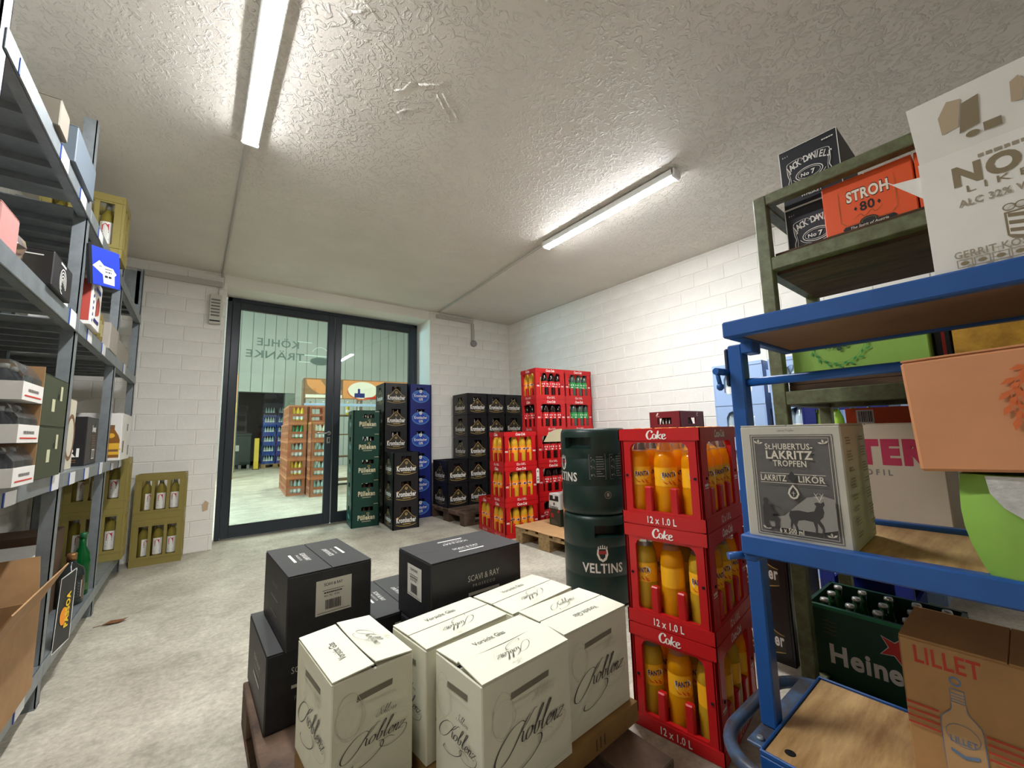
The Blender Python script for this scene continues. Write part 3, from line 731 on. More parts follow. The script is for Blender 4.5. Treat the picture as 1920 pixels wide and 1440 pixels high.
# ------------------------------------------------------------------ black wine cartons
SCB=mat('carton_black',(34,34,37),.5,var=.35,vscale=26); SCT=mat('carton_black_top',(64,63,63),.5); SIL=mat('print_silver',(176,172,160),.45); SILD=mat('print_dull_silver',(104,102,96),.5)
def bar_logo(p,u,v,s,m,rot=0,third=None):
    c=1 if rot==0 else -1
    p.text('SCAVI & RAY',u,v,.020*s,m,'c',rot=rot,width=.135*s); p.text('P R O S E C C O',u,v-c*.020*s,.009*s,m,'c',rot=rot,width=.095*s); p.rect(u-.066*s,min(v-c*.046*s,v-c*.036*s),u+.066*s,max(v-c*.046*s,v-c*.036*s),m)
    if third: p.text(third,u,v-.085*s,.014*s,3,'c',width=.11*s)
def black_carton(nm,lbl,x,y,z,rz,L=.40,W=.27,H=.231):
    t=thing(nm,lbl,'carton',(x,y,z),rz,'black wine cartons')
    MB().rbox(-L/2,L/2,-W/2,W/2,0,H-.003,.004).obj('body',SCB,t)
    for s in (-1,1): MB().rbox(*( (-L/2+.001,L/2-.001)+((-W/2+.001,-.0012) if s<0 else (.0012,W/2-.001)) ),H-.003,H,.001).obj('flap',SCT,t)
    mats=[WHT,SIL,SILD,SILD,INK,mat('label_grey_white',(206,202,190),.6)]
    for sv,rr in ((-.058,0),(.058,180)):
        p=Print(); bar_logo(p,0,.010 if not rr else -.010,.85,0,rr); p.put('lettering',mats,t,(0,sv,H),(1,0,0),(0,1,0))
    p=Print(); bar_logo(p,.02,.135,1.05,1); p.put('lettering',mats,t,*face(L,W,H,'-y'))
    p=Print(); p.text('SCAVI & RAY',0,.15,.012,2,'c',width=.09); p.rect(-.06,.110,.06,.116,2); p.rect(-.06,.06,.05,.064,3); p.put('lettering',mats,t,*face(L,W,H,'+y'))
    p=Print(); bar_logo(p,.0,.155,.95,1,third='F R I Z Z A N T E'); p.put('lettering',mats,t,*face(L,W,H,'+x'))
    p=Print(); p.rect(-.05,.085,.065,.195,5); p.text('SCAVI & RAY',.005,.175,.009,4,'c',width=.06,bold=.02); p.text('Art. Nr. 4256',.0,.140,.007,4,'c',width=.05); p.rect(-.03,.160,.04,.1615,4); p.barcode(-.02,.10,.05,.03,4,16,3); p.lines(.005,.151,.06,.004,4); p.rect(-.045,.091,.06,.0925,4)
    p.put('paper_label',mats,t,*face(L,W,H,'-x')); return t
black_carton('wine_carton','black wine carton on the pallet, under another at the far left',.338,1.735,.144,R(-89))
black_carton('wine_carton','upper black wine carton with a white barcode label on its front, stacked at left',.381,1.712,.376,R(92))
black_carton('wine_carton','black wine carton lying flat in the lower layer between the two raised ones',.682,1.765,.144,R(90))
black_carton('wine_carton','black wine carton supporting the raised right-hand one behind the white cartons',.853,1.425,.144,R(1))
black_carton('wine_carton','upper black wine carton with a white label on its narrow side, raised at right',.853,1.449,.376,R(1))

# ------------------------------------------------------------------ cream wine cartons with the flourished name
WC=mat('carton_cream',(226,224,202),.6,var=.03,vscale=6); WS=mat('print_slate',(72,70,66),.6); WF=mat('print_faint',(202,199,179),.6); WH=mat('hand_slot',(120,114,98),.7)
GLY={'K':[([(2.15,2.25),(1.75,1.75),(1.30,.75),(.80,-.25),(.1,-.95),(-.65,-.95),(-1.0,-.3),(-.75,.75),(.1,1.75),(1.1,2.05),(1.7,1.75)],1),([(2.95,2.45),(2.55,2.45),(2.1,1.75),(1.6,1.15),(1.35,1.0)],.6),([(1.42,1.05),(1.72,.9),(1.75,.5),(1.85,.08),(2.1,.02),(2.35,.3)],1)],
 'o':[([(.55,.95),(.25,.92),(.02,.5),(.10,.06),(.38,.02),(.66,.42),(.62,.88),(.45,.95),(.7,.78),(.95,.82)],1)],
 'b':[([(0,.45),(.35,1.4),(.62,2.2),(.55,2.5),(.38,2.2),(.18,1.0),(.16,.2),(.34,.0),(.60,.25),(.62,.75),(.50,.95),(.8,.82),(1.0,.86)],1)],
 'l':[([(0,.4),(.35,1.4),(.62,2.25),(.55,2.55),(.38,2.25),(.18,1.0),(.16,.2),(.32,.0),(.65,.35)],1)],
 'e':[([(0,.35),(.38,.52),(.50,.80),(.36,.98),(.12,.7),(.10,.22),(.30,.0),(.66,.35)],1)],
 'n':[([(0,.5),(.16,.92),(.20,.7),(.08,.0)],1),([(.11,.25),(.34,.82),(.54,.96),(.56,.6),(.46,.18),(.58,.0),(.85,.35)],1)],
 'z':[([(.05,.72),(.2,.96),(.5,.88),(.68,.98),(.4,.55),(.02,.02),(.25,.10),(.5,.0),(.68,.15)],1)],
 'S':[([(1.35,2.0),(1.25,2.4),(.85,2.3),(.75,1.8),(1.0,1.2),(.9,.4),(.4,-.1),(-.1,.2),(.05,.6)],1)],
 'c':[([(.55,.8),(.4,.96),(.12,.7),(.08,.22),(.28,.0),(.6,.32)],1)],
 'h':[([(0,.4),(.35,1.4),(.62,2.2),(.52,2.5),(.34,2.0),(.1,.0)],1),([(.14,.3),(.36,.85),(.54,.9),(.5,.3),(.6,.02),(.82,.3)],1)],
 's':[([(0,.3),(.35,1.0),(.46,.55),(.36,.1),(.12,.05)],1),([(.3,.02),(.7,.4)],.5)]}
ADV={'K':2.2,'o':.86,'b':.92,'l':.66,'e':.62,'n':.82,'z':.7,'S':1.3,'c':.58,'h':.8,'s':.62}
def cursive(p,word,u,v,k,m,wt,sh=.34,n=5,rot=0):
    x=0; c,s=math.cos(R(rot)),math.sin(R(rot)); W=sum(ADV[q] for q in word)
    def xf(a,b):
        X=(a-W/2+sh*b)*k; Y=b*k*.80; return (u+X*c-Y*s, v+X*s+Y*c)
    for ch in word:
        for pts,ww in GLY[ch]:
            p.stroke([(a+x,b) for a,b in pts],wt*.22*k,wt*ww*k,m,n,xf)
        x+=ADV[ch]
    return W,xf
def flourish(p,u,v,w,rot=0,full=True,m=0,mf=1):
    """main name with its swashes, w = overall width"""
    k=w/8.6; W,xf=cursive(p,'Koblenz',u+(.4*k if not rot else -.4*k),v,k,m,.18,rot=rot)
    S=lambda pts,a,b,mm=m: p.stroke(pts,a*k,b*k,mm,6,xf)
    S([(6.5,.55),(7.2,.2),(7.0,-.9),(5.6,-1.5),(4.2,-1.15),(4.0,-.45),(4.9,-.2),(5.9,-.7)],.05,.10,m if full else mf)
    S([(3.5,-.15),(4.2,-.35),(4.3,-1.1),(3.4,-2.0),(2.0,-2.5),(.9,-2.3),(.9,-1.7)],.06,.16)
    cursive(p,'Schloss',u+(1.4*k)*math.cos(R(rot))-(2.7*k)*math.sin(R(rot)),v+(2.75*k)*math.cos(R(rot))+1.4*k*math.sin(R(rot)),k*.47,m if full else mf,.16,rot=rot,n=3)
def cream_carton(nm,lbl,x,y,z,rz,L=.29,W=.20,H=.285,lift=0.0,tilt=0):
    t=thing(nm,lbl,'carton',(x,y,z),rz,'cream wine cartons'); mats=[WS,WF,WH]
    MB().rbox(-L/2,L/2,-W/2,W/2,0,H-.006,.003).obj('body',WC,t)
    MB().box(-L/2+.004,L/2-.004,-.006,.006,H-.0075,H-.0055).obj('seam',DARK,t)
    rn=random.Random(int(x*1000))
    for s in (-1,1):
        m=MB(); a,b=((-W/2+.001,-.002) if s<0 else (.002,W/2-.001)); N=6
        for i in range(N):
            u0,u1=-L/2+.0015+(L-.003)*i/N,-L/2+.0015+(L-.003)*(i+1)/N
            g=lambda u: lift*(abs(u)/(L/2))**2*(1 if s<0 else .4)+.0035
            zi=[(H-.006+.0005)]*2
            A=[(u0,a),(u1,a),(u1,b),(u0,b)]
            hz=lambda u,v: H-.006+.0008+(g(u) if (abs(v)<W/4) else .0008)
            m.add([(q[0],q[1],hz(*q)) for q in A]+[(q[0],q[1],hz(*q)+.003) for q in A],[(0,3,2,1),(4,5,6,7),(0,1,5,4),(2,3,7,6)]+([(3,0,4,7)] if i==0 else [])+([(1,2,6,5)] if i==N-1 else []))
        fo=m.obj('flap',WC,t)
        # print follows the slope of the flap
        ang=math.atan2(.0027+lift*.1,W/2-.003)*(1 if s<0 else -1)
        p=Print()
        if s>0: p.text('Vorsicht Glas',-.01,-.012,.020,0,'c',width=.105,sx=.8)
        else: flourish(p,.0,.012,.125,rot=180,full=False)
        zz=H-.006+.0055+.0012
        up=(0,math.cos(ang),math.sin(ang)); p.put('lettering',mats,t,(0,s*W/4,zz),(1,0,0),up)
    for f in ('-y','+y','-x','+x'):
        p=Print(); wd=L if f[1]=='y' else W
        p.poly([(-wd*.22,H*.765),(wd*.22,H*.785),(wd*.225,H*.835),(-wd*.21,H*.818)],2)
        p.rect(-wd*.24,H*.735,wd*.26,H*.738,1); p.rect(-wd*.2,H*.722,wd*.27,H*.7245,1)
        p.ring(-wd*.30,H*.68,.032,.052,.0012,1,20); p.ring(-wd*.29,H*.66,.036,.040,.001,1,20)
        flourish(p,.0,H*.40,wd*.82,full=(f[1]=='x'))
        p.rect(-wd*.15,H*.085,wd*.45,H*.089,1)
        if f in('-x','+x'): p.rect(.0,H*.13,.03,H*.145,2)
        p.put('lettering',mats,t,*face(L,W,H,f))
    return t
TZ=.144
TRM=mat('tray_tan',(158,122,72),.75,var=.15,vscale=7)
def tray(lbl,x,y,rz,L,W,stamp=False):
    t=thing('cardboard_tray',lbl,'tray',(x,y,TZ),rz); m=MB(); a,b=L/2,W/2
    m.box(-a,a,-b,b,0,.006)
    for q in ((-a,a,-b,-b+.006),(-a,a,b-.006,b)): m.box(*q,.006,.055)
    for q in ((-a,-a+.006),(a-.006,a)): m.box(*q,-b+.006,b-.006,.006,.055)
    m.box(-a+.006,a-.006,-b+.006,b-.006,.049,.055); m.obj('tray',TRM,t)
    if stamp:
        p=Print()
        for k in range(3): p.rect(.10+k*.018,.012,.106+k*.018,.042,0)
        p.put('stamp',[mat('stamp_brown',(96,72,46),.7)],t,(0,-b,0),(1,0,0),(0,0,1))
tray('shallow tan cardboard tray on the dark pallet under the group of four cream cartons',.818,1.052,R(2.5),.62,.43,True)
tray('narrow tan cardboard tray on the dark pallet under the leftmost cream carton',.3695,1.20475,R(93.6),.288,.203)
CZ=TZ+.0555
cream_carton('wine_carton','leftmost cream wine carton, turned with its narrow side forward, in front of the black cartons',.3695,1.20475,CZ,R(93.6),W=.205,lift=.006)
cream_carton('wine_carton','cream wine carton just right of the leftmost one, its front hidden by the nearest carton',.6445,1.15325,CZ,R(5.0),W=.192)
cream_carton('wine_carton','nearest cream wine carton, front and centre, with a crushed top corner',.67875,.932,CZ,R(2.7),L=.294,W=.206,lift=.010)
cream_carton('wine_carton','rightmost cream wine carton with its top print upright, beside the near red crates',.98,.964,CZ,R(181.6),W=.199)
cream_carton('wine_carton','rearmost cream wine carton, between the raised black carton and the rightmost cream one',.9475,1.17075,CZ,R(6.0),L=.30,W=.20)

# ------------------------------------------------------------------ kegs
KG=mat('keg_green',(22,44,38),.38,var=.1,vscale=5); KR=.212
def keg(nm,lbl,x,y,z,rz,h=.53,marks=True):
    t=thing(nm,lbl,'keg',(x,y,z),rz,'dark green kegs'); n=48
    prof=[(.170,.0),(KR-.012,.004),(KR-.003,.020),(KR,.05),(KR,.175),(KR-.0025,.18),(KR,.185),(KR,.34),(KR-.0025,.345),(KR,.35),(KR,.405),(KR,.475),(KR-.002,.505),(KR-.008,.522),(KR-.016,.528),(KR-.040,.529),(KR-.046,.50),(.02,.497)]
    m=MB(); v=[];f=[]
    N=len(prof)
    holes=[(k0,k0+7) for k0 in (2,26)]      # grip openings, in steps of the circle
    for r,zz in prof:
        for k in range(n):
            a=2*math.pi*k/n; v.append((r*math.cos(a),r*math.sin(a),zz))
    for i in range(N-1):
        for k in range(n):
            if prof[i][1]==.405 and any(a<=k<b for a,b in holes): continue
            f.append((i*n+k,i*n+(k+1)%n,(i+1)*n+(k+1)%n,(i+1)*n+k))
    m.add(v,f,0,True); m.s=[True]*len(m.s)
    m.add([(0.17*math.cos(2*math.pi*k/n),.17*math.sin(2*math.pi*k/n),0) for k in range(n)][::-1],[tuple(range(n))],0)
    m.obj('shell',KG,t)
    for a,b in holes:      # recessed grip: back, floor and roof
        g=MB(); A=[2*math.pi*k/n for k in range(a,b+1)]
        for k in range(len(A)-1):
            c0,s0,c1,s1=math.cos(A[k]),math.sin(A[k]),math.cos(A[k+1]),math.sin(A[k+1]); q=KR-.05
            g.quad((q*c0,q*s0,.418),(q*c1,q*s1,.418),(q*c1,q*s1,.475),(q*c0,q*s0,.475))
            g.quad((KR*c0,KR*s0,.405),(KR*c1,KR*s1,.405),(q*c1,q*s1,.418),(q*c0,q*s0,.418))
            g.quad((KR*c0,KR*s0,.475),(KR*c1,KR*s1,.475),(q*c1,q*s1,.475),(q*c0,q*s0,.475))
        for aa in (A[0],A[-1]): g.quad((KR*math.cos(aa),KR*math.sin(aa),.405),((KR-.05)*math.cos(aa),(KR-.05)*math.sin(aa),.418),((KR-.05)*math.cos(aa),(KR-.05)*math.sin(aa),.475),(KR*math.cos(aa),KR*math.sin(aa),.475))
        g.obj('grip',KG,t)
    m=MB(); m.lathe([(.05,.497),(.05,.512),(.03,.516)],16); m.obj('fitting',STEEL,t)
    return t
KX,KY=2.085,1.80
CRW=mat('print_offwhite',(214,208,196),.5); CRR=mat('print_crest_red',(150,40,36),.5)
def keg_name(t,ang,z,w=.25):
    p=Print(); p.text('VELTINS',0,0,.052,0,'c',bold=.022,width=w)
    p.poly([(-.030,.135),(.030,.135),(.034,.105),(.022,.075),(0,.062),(-.022,.075),(-.034,.105)],0); p.poly([(-.022,.127),(.022,.127),(.024,.107),(-.024,.107)],1); p.poly([(-.016,.095),(.016,.095),(0,.075)],2)
    for k in range(5): p.rect(-.026+k*.0125,.140,-.021+k*.0125,.152-.004*abs(k-2)+.008,0)
    p.rect(-.028,.137,.028,.141,0)
    d=(math.sin(R(ang)),-math.cos(R(ang))); p.put('lettering',[CRW,CRR,KG],t,(d[0]*KR,d[1]*KR,z),(math.cos(R(ang)),math.sin(R(ang)),0),(0,0,1),cyl=KR)
k1=keg('beer_keg','lower dark green keg with white name, standing behind the cream cartons',KX,KY,0,R(202)); keg_name(k1,-202-42,.205)
k2=keg('beer_keg','upper dark green keg with a black instruction panel, stacked on another keg',KX,KY,.53,R(150)); keg_name(k2,-150-113,.205)
p=Print()
for s in (0,.125):
    p.rect(s-.055,-.075,s+.045,.075,0); p.frame(s-.055,-.075,s+.045,.075,.0015,1); rn=random.Random(5)
    for i in range(3): p.ell(s-.042,.055-.052*i,.004,.004,1,8); p.stroke([(s-.045,.03-.045*i),(s-.03,.045-.045*i),(s-.02,.03-.045*i)],.002,.003,1,3)
    for i in range(9): p.rect(s-.012,.058-.0145*i,s-.012+rn.uniform(.025,.05),.061-.0145*i,1)
d=(math.sin(R(-42-150)),-math.cos(R(-42-150))); p.put('instruction_panel',[mat('panel_black',(20,21,22),.5),mat('print_dim',(140,136,128),.6)],k2,(d[0]*KR,d[1]*KR,.295),(math.cos(R(-192)),math.sin(R(-192)),0),(0,0,1),cyl=KR)
p=Print(); p.ell(0,0,.024,.024,0,20); p.ring(0,0,.022,.022,.002,1,20); p.poly([(-.008,-.008),(.008,-.008),(.006,.012),(-.006,.012)],1); d=(math.sin(R(-178)),-math.cos(R(-178))); p.put('round_sticker',[mat('sticker_dark',(58,50,44),.5),mat('print_dim',(140,136,128))],k2,(d[0]*KR,d[1]*KR,.125),(math.cos(R(-178)),math.sin(R(-178)),0),(0,0,1),cyl=KR)

# ------------------------------------------------------------------ six-pack carriers on the light pallet
def sixpack():
    W,D,H=.245,.165,.300; t=thing('bottle_carrier','','carton')
    W6=mat('carrier_white',(214,214,208),.5); G6=mat('carrier_green',(44,50,40),.5)
    m=MB(); m.rbox(-W/2,W/2,-D/2,D/2,0,.16,.003,1); m.obj('base',[W6,G6],t)
    m=MB(); m.prism([(-D/2,.16),(D/2,.16),(D/2-.004,.225),(D/2-.012,H),(-D/2+.012,H),(-D/2+.004,.225)],'x',-W/2,W/2,0); m.obj('top',W6,t)
    p=Print(); p.rect(-.068,.232,-.016,.282,0); p.rect(.016,.232,.068,.282,0); p.rect(-.068,.232,.068,.252,0)
    p.ell(0,.205,.012,.014,1,10); p.text('Krombacher',0,.160,.030,0,'c',bold=.02,width=.13); p.poly([(-.08,.16),(-.05,.145),(-.055,.125),(-.082,.135)],2); p.poly([(.08,.16),(.05,.145),(.055,.125),(.082,.135)],2); p.rect(-.055,.075,-.01,.115,2)
    for k in range(4): p.rect(-.05,.02+.011*k,.05-.012*k,.024+.011*k,3)
    p.put('print',[INK,G6,mat('print_wine',(160,34,40),.5),SILD],t,(-W/2-.0005,0,0),(0,-1,0),(0,0,1)); return t
SPG='six-bottle carriers on the light pallet'
place('six',sixpack,(2.86,2.868,.149),R(-6),'white and dark green bottle carrier standing alone on the cardboard sheet',SPG)
place('six',sixpack,(3.12,2.95,.149),R(-4),'bottle carrier on the cardboard sheet, partly behind the lone one',SPG)
for k in range(3):
    for i in range(4): place('six',sixpack,(3.325,2.88-.168*i,.149+.30*k),0,'bottle carrier, %s layer of the pile behind the kegs, %s from far end'%(['lowest','middle','top'][k],['first','second','third','fourth'][i]),SPG)
t=thing('open_carton','tall brown carton behind the kegs with a pale flap hanging out','carton',(2.87,2.56,.149))
m=MB(); W,D,H=.30,.36,.80
for a in ((-W/2,W/2,-D/2,-D/2+.005),(-W/2,W/2,D/2-.005,D/2)): m.box(*a,0,H)
for a in ((-W/2,-W/2+.005),(W/2-.005,W/2)): m.box(*a,-D/2+.005,D/2-.005,0,H)
m.box(-W/2,W/2,-D/2,D/2,0,.005); m.obj('body',CARD,t)
m=MB(); m.add([(-W/2,D/2,H),(W/2,D/2,H),(W/2,D/2+.19,H-.02),(-W/2,D/2+.22,H-.03),(-W/2,D/2,H+.12),(W/2,D/2,H+.12)],[(0,1,5,4),(0,3,4)]); 
m=MB(); m.prism([(D/2-.02,H),(D/2+.235,H-.005),(D/2+.16,H+.085),(D/2+.05,H+.115),(D/2-.02,H+.12)],'x',-W/2-.004,-W/2); m.obj('flap',mat('flap_pale',(214,202,168),.7),t)
# ------------------------------------------------------------------ blue trolley (near right)
BLU=mat('trolley_blue',(30,84,154),.34,var=.08,vscale=9); BLUW=mat('trolley_blue_worn',(72,104,140),.4,var=.3,vscale=22,c2=(70,62,60))
BX0,BX1,BY0,BY1=1.128,1.585,-.62,.492
t=thing('trolley','blue steel shelf trolley with two upper shelves and a wooden deck, in the right foreground','trolley',(0,0,0)); blue=t
def tray_shelf(z,lip,nm,over=.0):
    m=MB(); x0,x1,y0,y1=BX0,BX1,BY0,BY1; th=.0035
    m.rbox(x0,x0+.03,y0,y1,z-lip,z,.004); m.rbox(x1-.03,x1,y0,y1,z-lip,z,.004); m.rbox(x0+.03,x1-.03,y1-.03,y1,z-lip,z,.004); m.rbox(x0+.03,x1-.03,y0,y0+.03,z-lip,z,.004)
    return m.obj(nm,BLU,t)
s=tray_shelf(1.336,.045,'shelf_frame'); MB().box(BX0+.031,BX1-.031,BY0+.031,BY1-.031,1.298,1.312).obj('board',mat('hardboard',(150,116,84),.7,var=.15,vscale=4),s)
s=tray_shelf(.772,.050,'shelf_frame'); MB().box(BX0+.031,BX1-.031,BY0+.031,BY1-.031,.742,.759).obj('board',PLY,s)
# deck: steel angle frame with plywood
m=MB()
for a in ((BX0,BX0+.035,BY0,BY1),(BX1-.035,BX1,BY0,BY1)): m.rbox(*a,.205,.252,.003)
for a in ((BX0+.035,BX1-.035,BY1-.035,BY1),(BX0+.035,BX1-.035,BY0,BY0+.035)): m.rbox(*a,.205,.252,.003)
m.rbox(BX0,BX0+.006,BY0,BY1,.252,.264,.002); m.rbox(BX1-.006,BX1,BY0,BY1,.252,.264,.002); m.rbox(BX0+.006,BX1-.006,BY1-.006,BY1,.252,.264,.002)
dk=m.obj('deck_frame',BLU,t)
m=MB(); m.rbox(BX0+.007,BX1-.007,BY0,BY1-.007,.2525,.2575,.001); dp=m.obj('deck_board',PLY,dk)
m=MB(); m.lathe([(.011,.2577),(.012,.2582),(.010,.2588)],12,(BX0+.05,BY1-.05,0)); m.obj('bolt_head',DARK,dk)
# end bracket and posts
m=MB(); m.rbox(1.165,1.56,BY1,BY1+.045,.238,.246,.002); m.obj('end_bracket',BLUW,t)
m=MB(); m.lathe([(.009,.246),(.010,.250),(.006,.253)],12,(1.19,BY1+.022,0)); m.obj('bolt_head',STEEL,t)
def post(x,y,z0,z1,nm='post'):
    m=MB(); m.rbox(x-.0225,x+.0225,y,y+.04,z0,z1,.004); return m.obj(nm,BLU,t)
post(1.272,BY1+.003,.246,1.292); post(1.272,BY0-.043,.2,1.292)
for y0,y1 in ((BY1-.03,BY1+.003),): 
    for z in (1.26,.70):
        m=MB()
        for x in (1.272,): m.rbox(x-.03,x+.03,y0,y1-.0005,z,z+.035,.003)
        m.obj('shelf_bracket',BLU,t)
# rail under the top shelf
m=MB(); m.tube([(1.272,BY1+.003,1.177),(1.272,BY0-.01,1.177)],.0125,10); m.obj('guard_rail',BLU,t)
# U-shaped bumper round the end
P=[(1.10,BY1-.16,.222),(1.098,BY1-.02,.222)]+[(1.24-.142*math.cos(a),BY1-.01+.115*math.sin(a),.222) for a in [R(k) for k in range(10,91,10)]]+[(1.46,BY1+.105,.222)]+[(1.475+.125*math.sin(a),BY1-.01+.115*math.cos(a),.222) for a in [R(k) for k in range(5,86,10)]]+[(1.60,BY1-.10,.222)]
m=MB(); m.tube(P,.017,12); m.obj('bumper',BLUW,t)
# clamp and hook on the post
m=MB(); m.rbox(1.254,1.300,BY1+.0435,BY1+.056,1.17,1.285,.004); m.obj('clamp_plate',mat('trolley_blue_dark',(30,44,62),.45),t)
m=MB(); m.tube([(1.262,BY1+.05,1.212),(1.205,BY1+.062,1.214)],.0105,10); m.obj('locking_pin',BLU,t)
m=MB(); m.tube([(1.213,BY1+.061,1.212),(1.212,BY1+.058,1.192),(1.214,BY1+.056,1.176)],.0065,8); m.lathe([(.004,-.012),(.010,-.006),(.010,.004),(.004,.010)],10,(1.214,BY1+.056,1.168)); m.obj('hook',BLU,t)
m=MB(); m.tube([(1.150,BY1+.002,.715),(1.118,BY1+.03,.712)],.010,8); m.rbox(1.14,1.20,BY1-.03,BY1+.012,.704,.7215,.003); m.obj('shelf_stub',BLU,t)
for x in (1.20,1.52):
    for y in (.40,-.52):
        m=MB(); m.box(x-.04,x+.04,y-.05,y+.05,.196,.205); m.box(x-.03,x-.025,y-.02,y+.02,.07,.196); m.box(x+.025,x+.03,y-.02,y+.02,.07,.196)
        k=m.obj('caster',STEEL,t); m=MB(); m.lathe([(.03,-.02),(.075,-.018),(.080,-.008),(.080,.008),(.075,.018),(.03,.02)],20); m.xform(Matrix.Translation((x,y,.080))@Matrix.Rotation(R(90),4,'Y')); m.obj('wheel',BLACK,k)

# ------------------------------------------------------------------ green trolley behind it
OLV=mat('olive_steel',(112,120,84),.5,var=.28,vscale=24,c2=(84,84,58),bump=.2); RW=mat('rough_shelf_wood',(96,70,46),.8,var=.4,vscale=5,stretch=(6,1,6))
GX0,GX1,GY0,GY1=1.75,2.34,-.75,.597
t=thing('trolley','tall old olive-green trolley with wooden shelves standing behind the blue one','trolley',(0,0,0))
for x in (GX0,GX1-.045):
    for y in (GY0,GY1-.045): MB().rbox(x,x+.045,y,y+.045,.07,1.972,.003).obj('post',OLV,t)
for x0,x1,y0,y1 in ((GX0,GX0+.045,GY0+.045,GY1-.045),(GX1-.045,GX1,GY0+.045,GY1-.045),(GX0+.045,GX1-.045,GY1-.045,GY1),(GX0+.045,GX1-.045,GY0,GY0+.045)):
    MB().rbox(x0,x1,y0,y1,1.930,1.972,.003).obj('top_rail',OLV,t)
for z,h,zb in ((1.657,.052,1.665),(1.124,.052,1.20),(.62,.05,.672),(.075,.05,.10)):
    for x0,x1,y0,y1 in ((GX0,GX0+.045,GY0+.045,GY1-.045),(GX1-.045,GX1,GY0+.045,GY1-.045),(GX0+.045,GX1-.045,GY1-.045,GY1),(GX0+.045,GX1-.045,GY0,GY0+.045)):
        MB().rbox(x0,x1,y0,y1,z,z+h,.003).obj('shelf_rail',OLV,t)
    MB().box(GX0+.046,GX1-.046,GY0+.046,GY1-.046,zb-.02,zb).obj('shelf_board',RW,t)
    if z>1: MB().rbox(GX0+.046,GX0+.068,GY0+.046,GY1-.046,zb+.0005,(1.735 if z>1.5 else 1.24),.002).obj('edge_board',RW,t)
for x in (GX0+.03,GX1-.07):
    for y in (GY0+.02,GY1-.06):
        m=MB(); m.box(x,x+.035,y,y+.04,.055,.0749); k=m.obj('caster',STEEL,t); m=MB(); m.lathe([(.012,-.012),(.028,-.012),(.030,0),(.028,.012),(.012,.012)],16); m.xform(Matrix.Translation((x+.018,y+.02,.030))@Matrix.Rotation(R(90),4,'Y')); m.obj('wheel',BLACK,k)

# ------------------------------------------------------------------ cartons on the trolleys
def carton(nm,lbl,x0,x1,y0,y1,z,h,m,flapm=None,rz=0,r=.003,open_top=False,group=None,cat='carton'):
    """closed carton with two top flaps; returns thing and a helper giving faces"""
    L,W=x1-x0,y1-y0; t=thing(nm,lbl,cat,((x0+x1)/2,(y0+y1)/2,z),rz,group)
    MB().rbox(-L/2,L/2,-W/2,W/2,0,h-.0035,r).obj('body',m,t)
    for s in (-1,1):
        a=(-L/2+.001,L/2-.001)+((-W/2+.001,-.001) if s<0 else (.001,W/2-.001))
        MB().rbox(*a,h-.0034,h,.001).obj('flap',flapm or m,t)
    return t,(lambda f:face(L,W,h,f))
# black whiskey cartons with ornate white label
JB=mat('carton_ink',(34,34,42),.5)
def jack(lbl,z):
    t,F=carton('bottle_carton',lbl,1.86,2.14,.326,.522,z,.256,JB,group='black whiskey cartons'); p=Print(); W,D=0,1
    p.rect(-.094,.0,.094,.006,W) if z<1.7 else None
    p.frame(-.0975,.0005,.0975,.2555,.0025,W)
    n='JACK DANIELS'
    for i,ch in enumerate(n):
        a=(i-5.5)/5.5; p.text(ch,.064*a,.172-.018*a*a,.026,W,'c',rot=-24*a,bold=.02,sx=.62)
    p.ring(0,.122,.046,.027,.003,W); p.ring(0,.122,.038,.020,.0015,W); p.text('No',-.014,.114,.014,W,'c',bold=.03); p.text('7',.013,.112,.018,W,'c',bold=.03)
    p.ring(0,.128,.058,.040,.0018,W,24,200,340)
    p.text('Tennessee',0,.070,.021,W,'c',bold=.03,shear=.25,width=.090); p.text('SOUR MASH',0,.054,.009,W,'c',width=.055); p.text('WHISKEY',0,.032,.013,W,'c',bold=.02,width=.07)
    for s in (-1,1):
        p.stroke([(s*.072,.175),(s*.066,.19),(s*.03,.196),(s*.015,.188),(s*.022,.183)],.0015,.0025,W,5)
        p.stroke([(s*.072,.175),(s*.070,.14),(s*.066,.12),(s*.071,.10),(s*.068,.05)],.001,.0025,W,5); p.stroke([(s*.068,.165),(s*.064,.14),(s*.061,.11),(s*.066,.06)],.001,.0015,W,5)
    p.text('6 x 1',-.083,.222,.007,W,'l'); p.lines(.068,.224,.036,.005,W)
    p.put('label_print',[WHT,GREY],t,*F('-x'))
    p=Print(); p.rect(-.10,.03,.09,.20,0); p.frame(-.10,.03,.09,.20,.002,1); p.put('side_panel',[mat('panel_dim',(104,98,104),.6),WHT],t,*F('+y')); return t
jack('lower black whiskey carton with ornate white label, on the upper shelf of the green trolley',1.6655)
jack('upper black whiskey carton, stacked so it rises above the top rail of the green trolley',1.922)
ORC=mat('carton_orange',(232,88,36),.5); ORD_=mat('print_olive',(120,100,30),.5); CRE=mat('print_cream2',(240,226,206),.5)
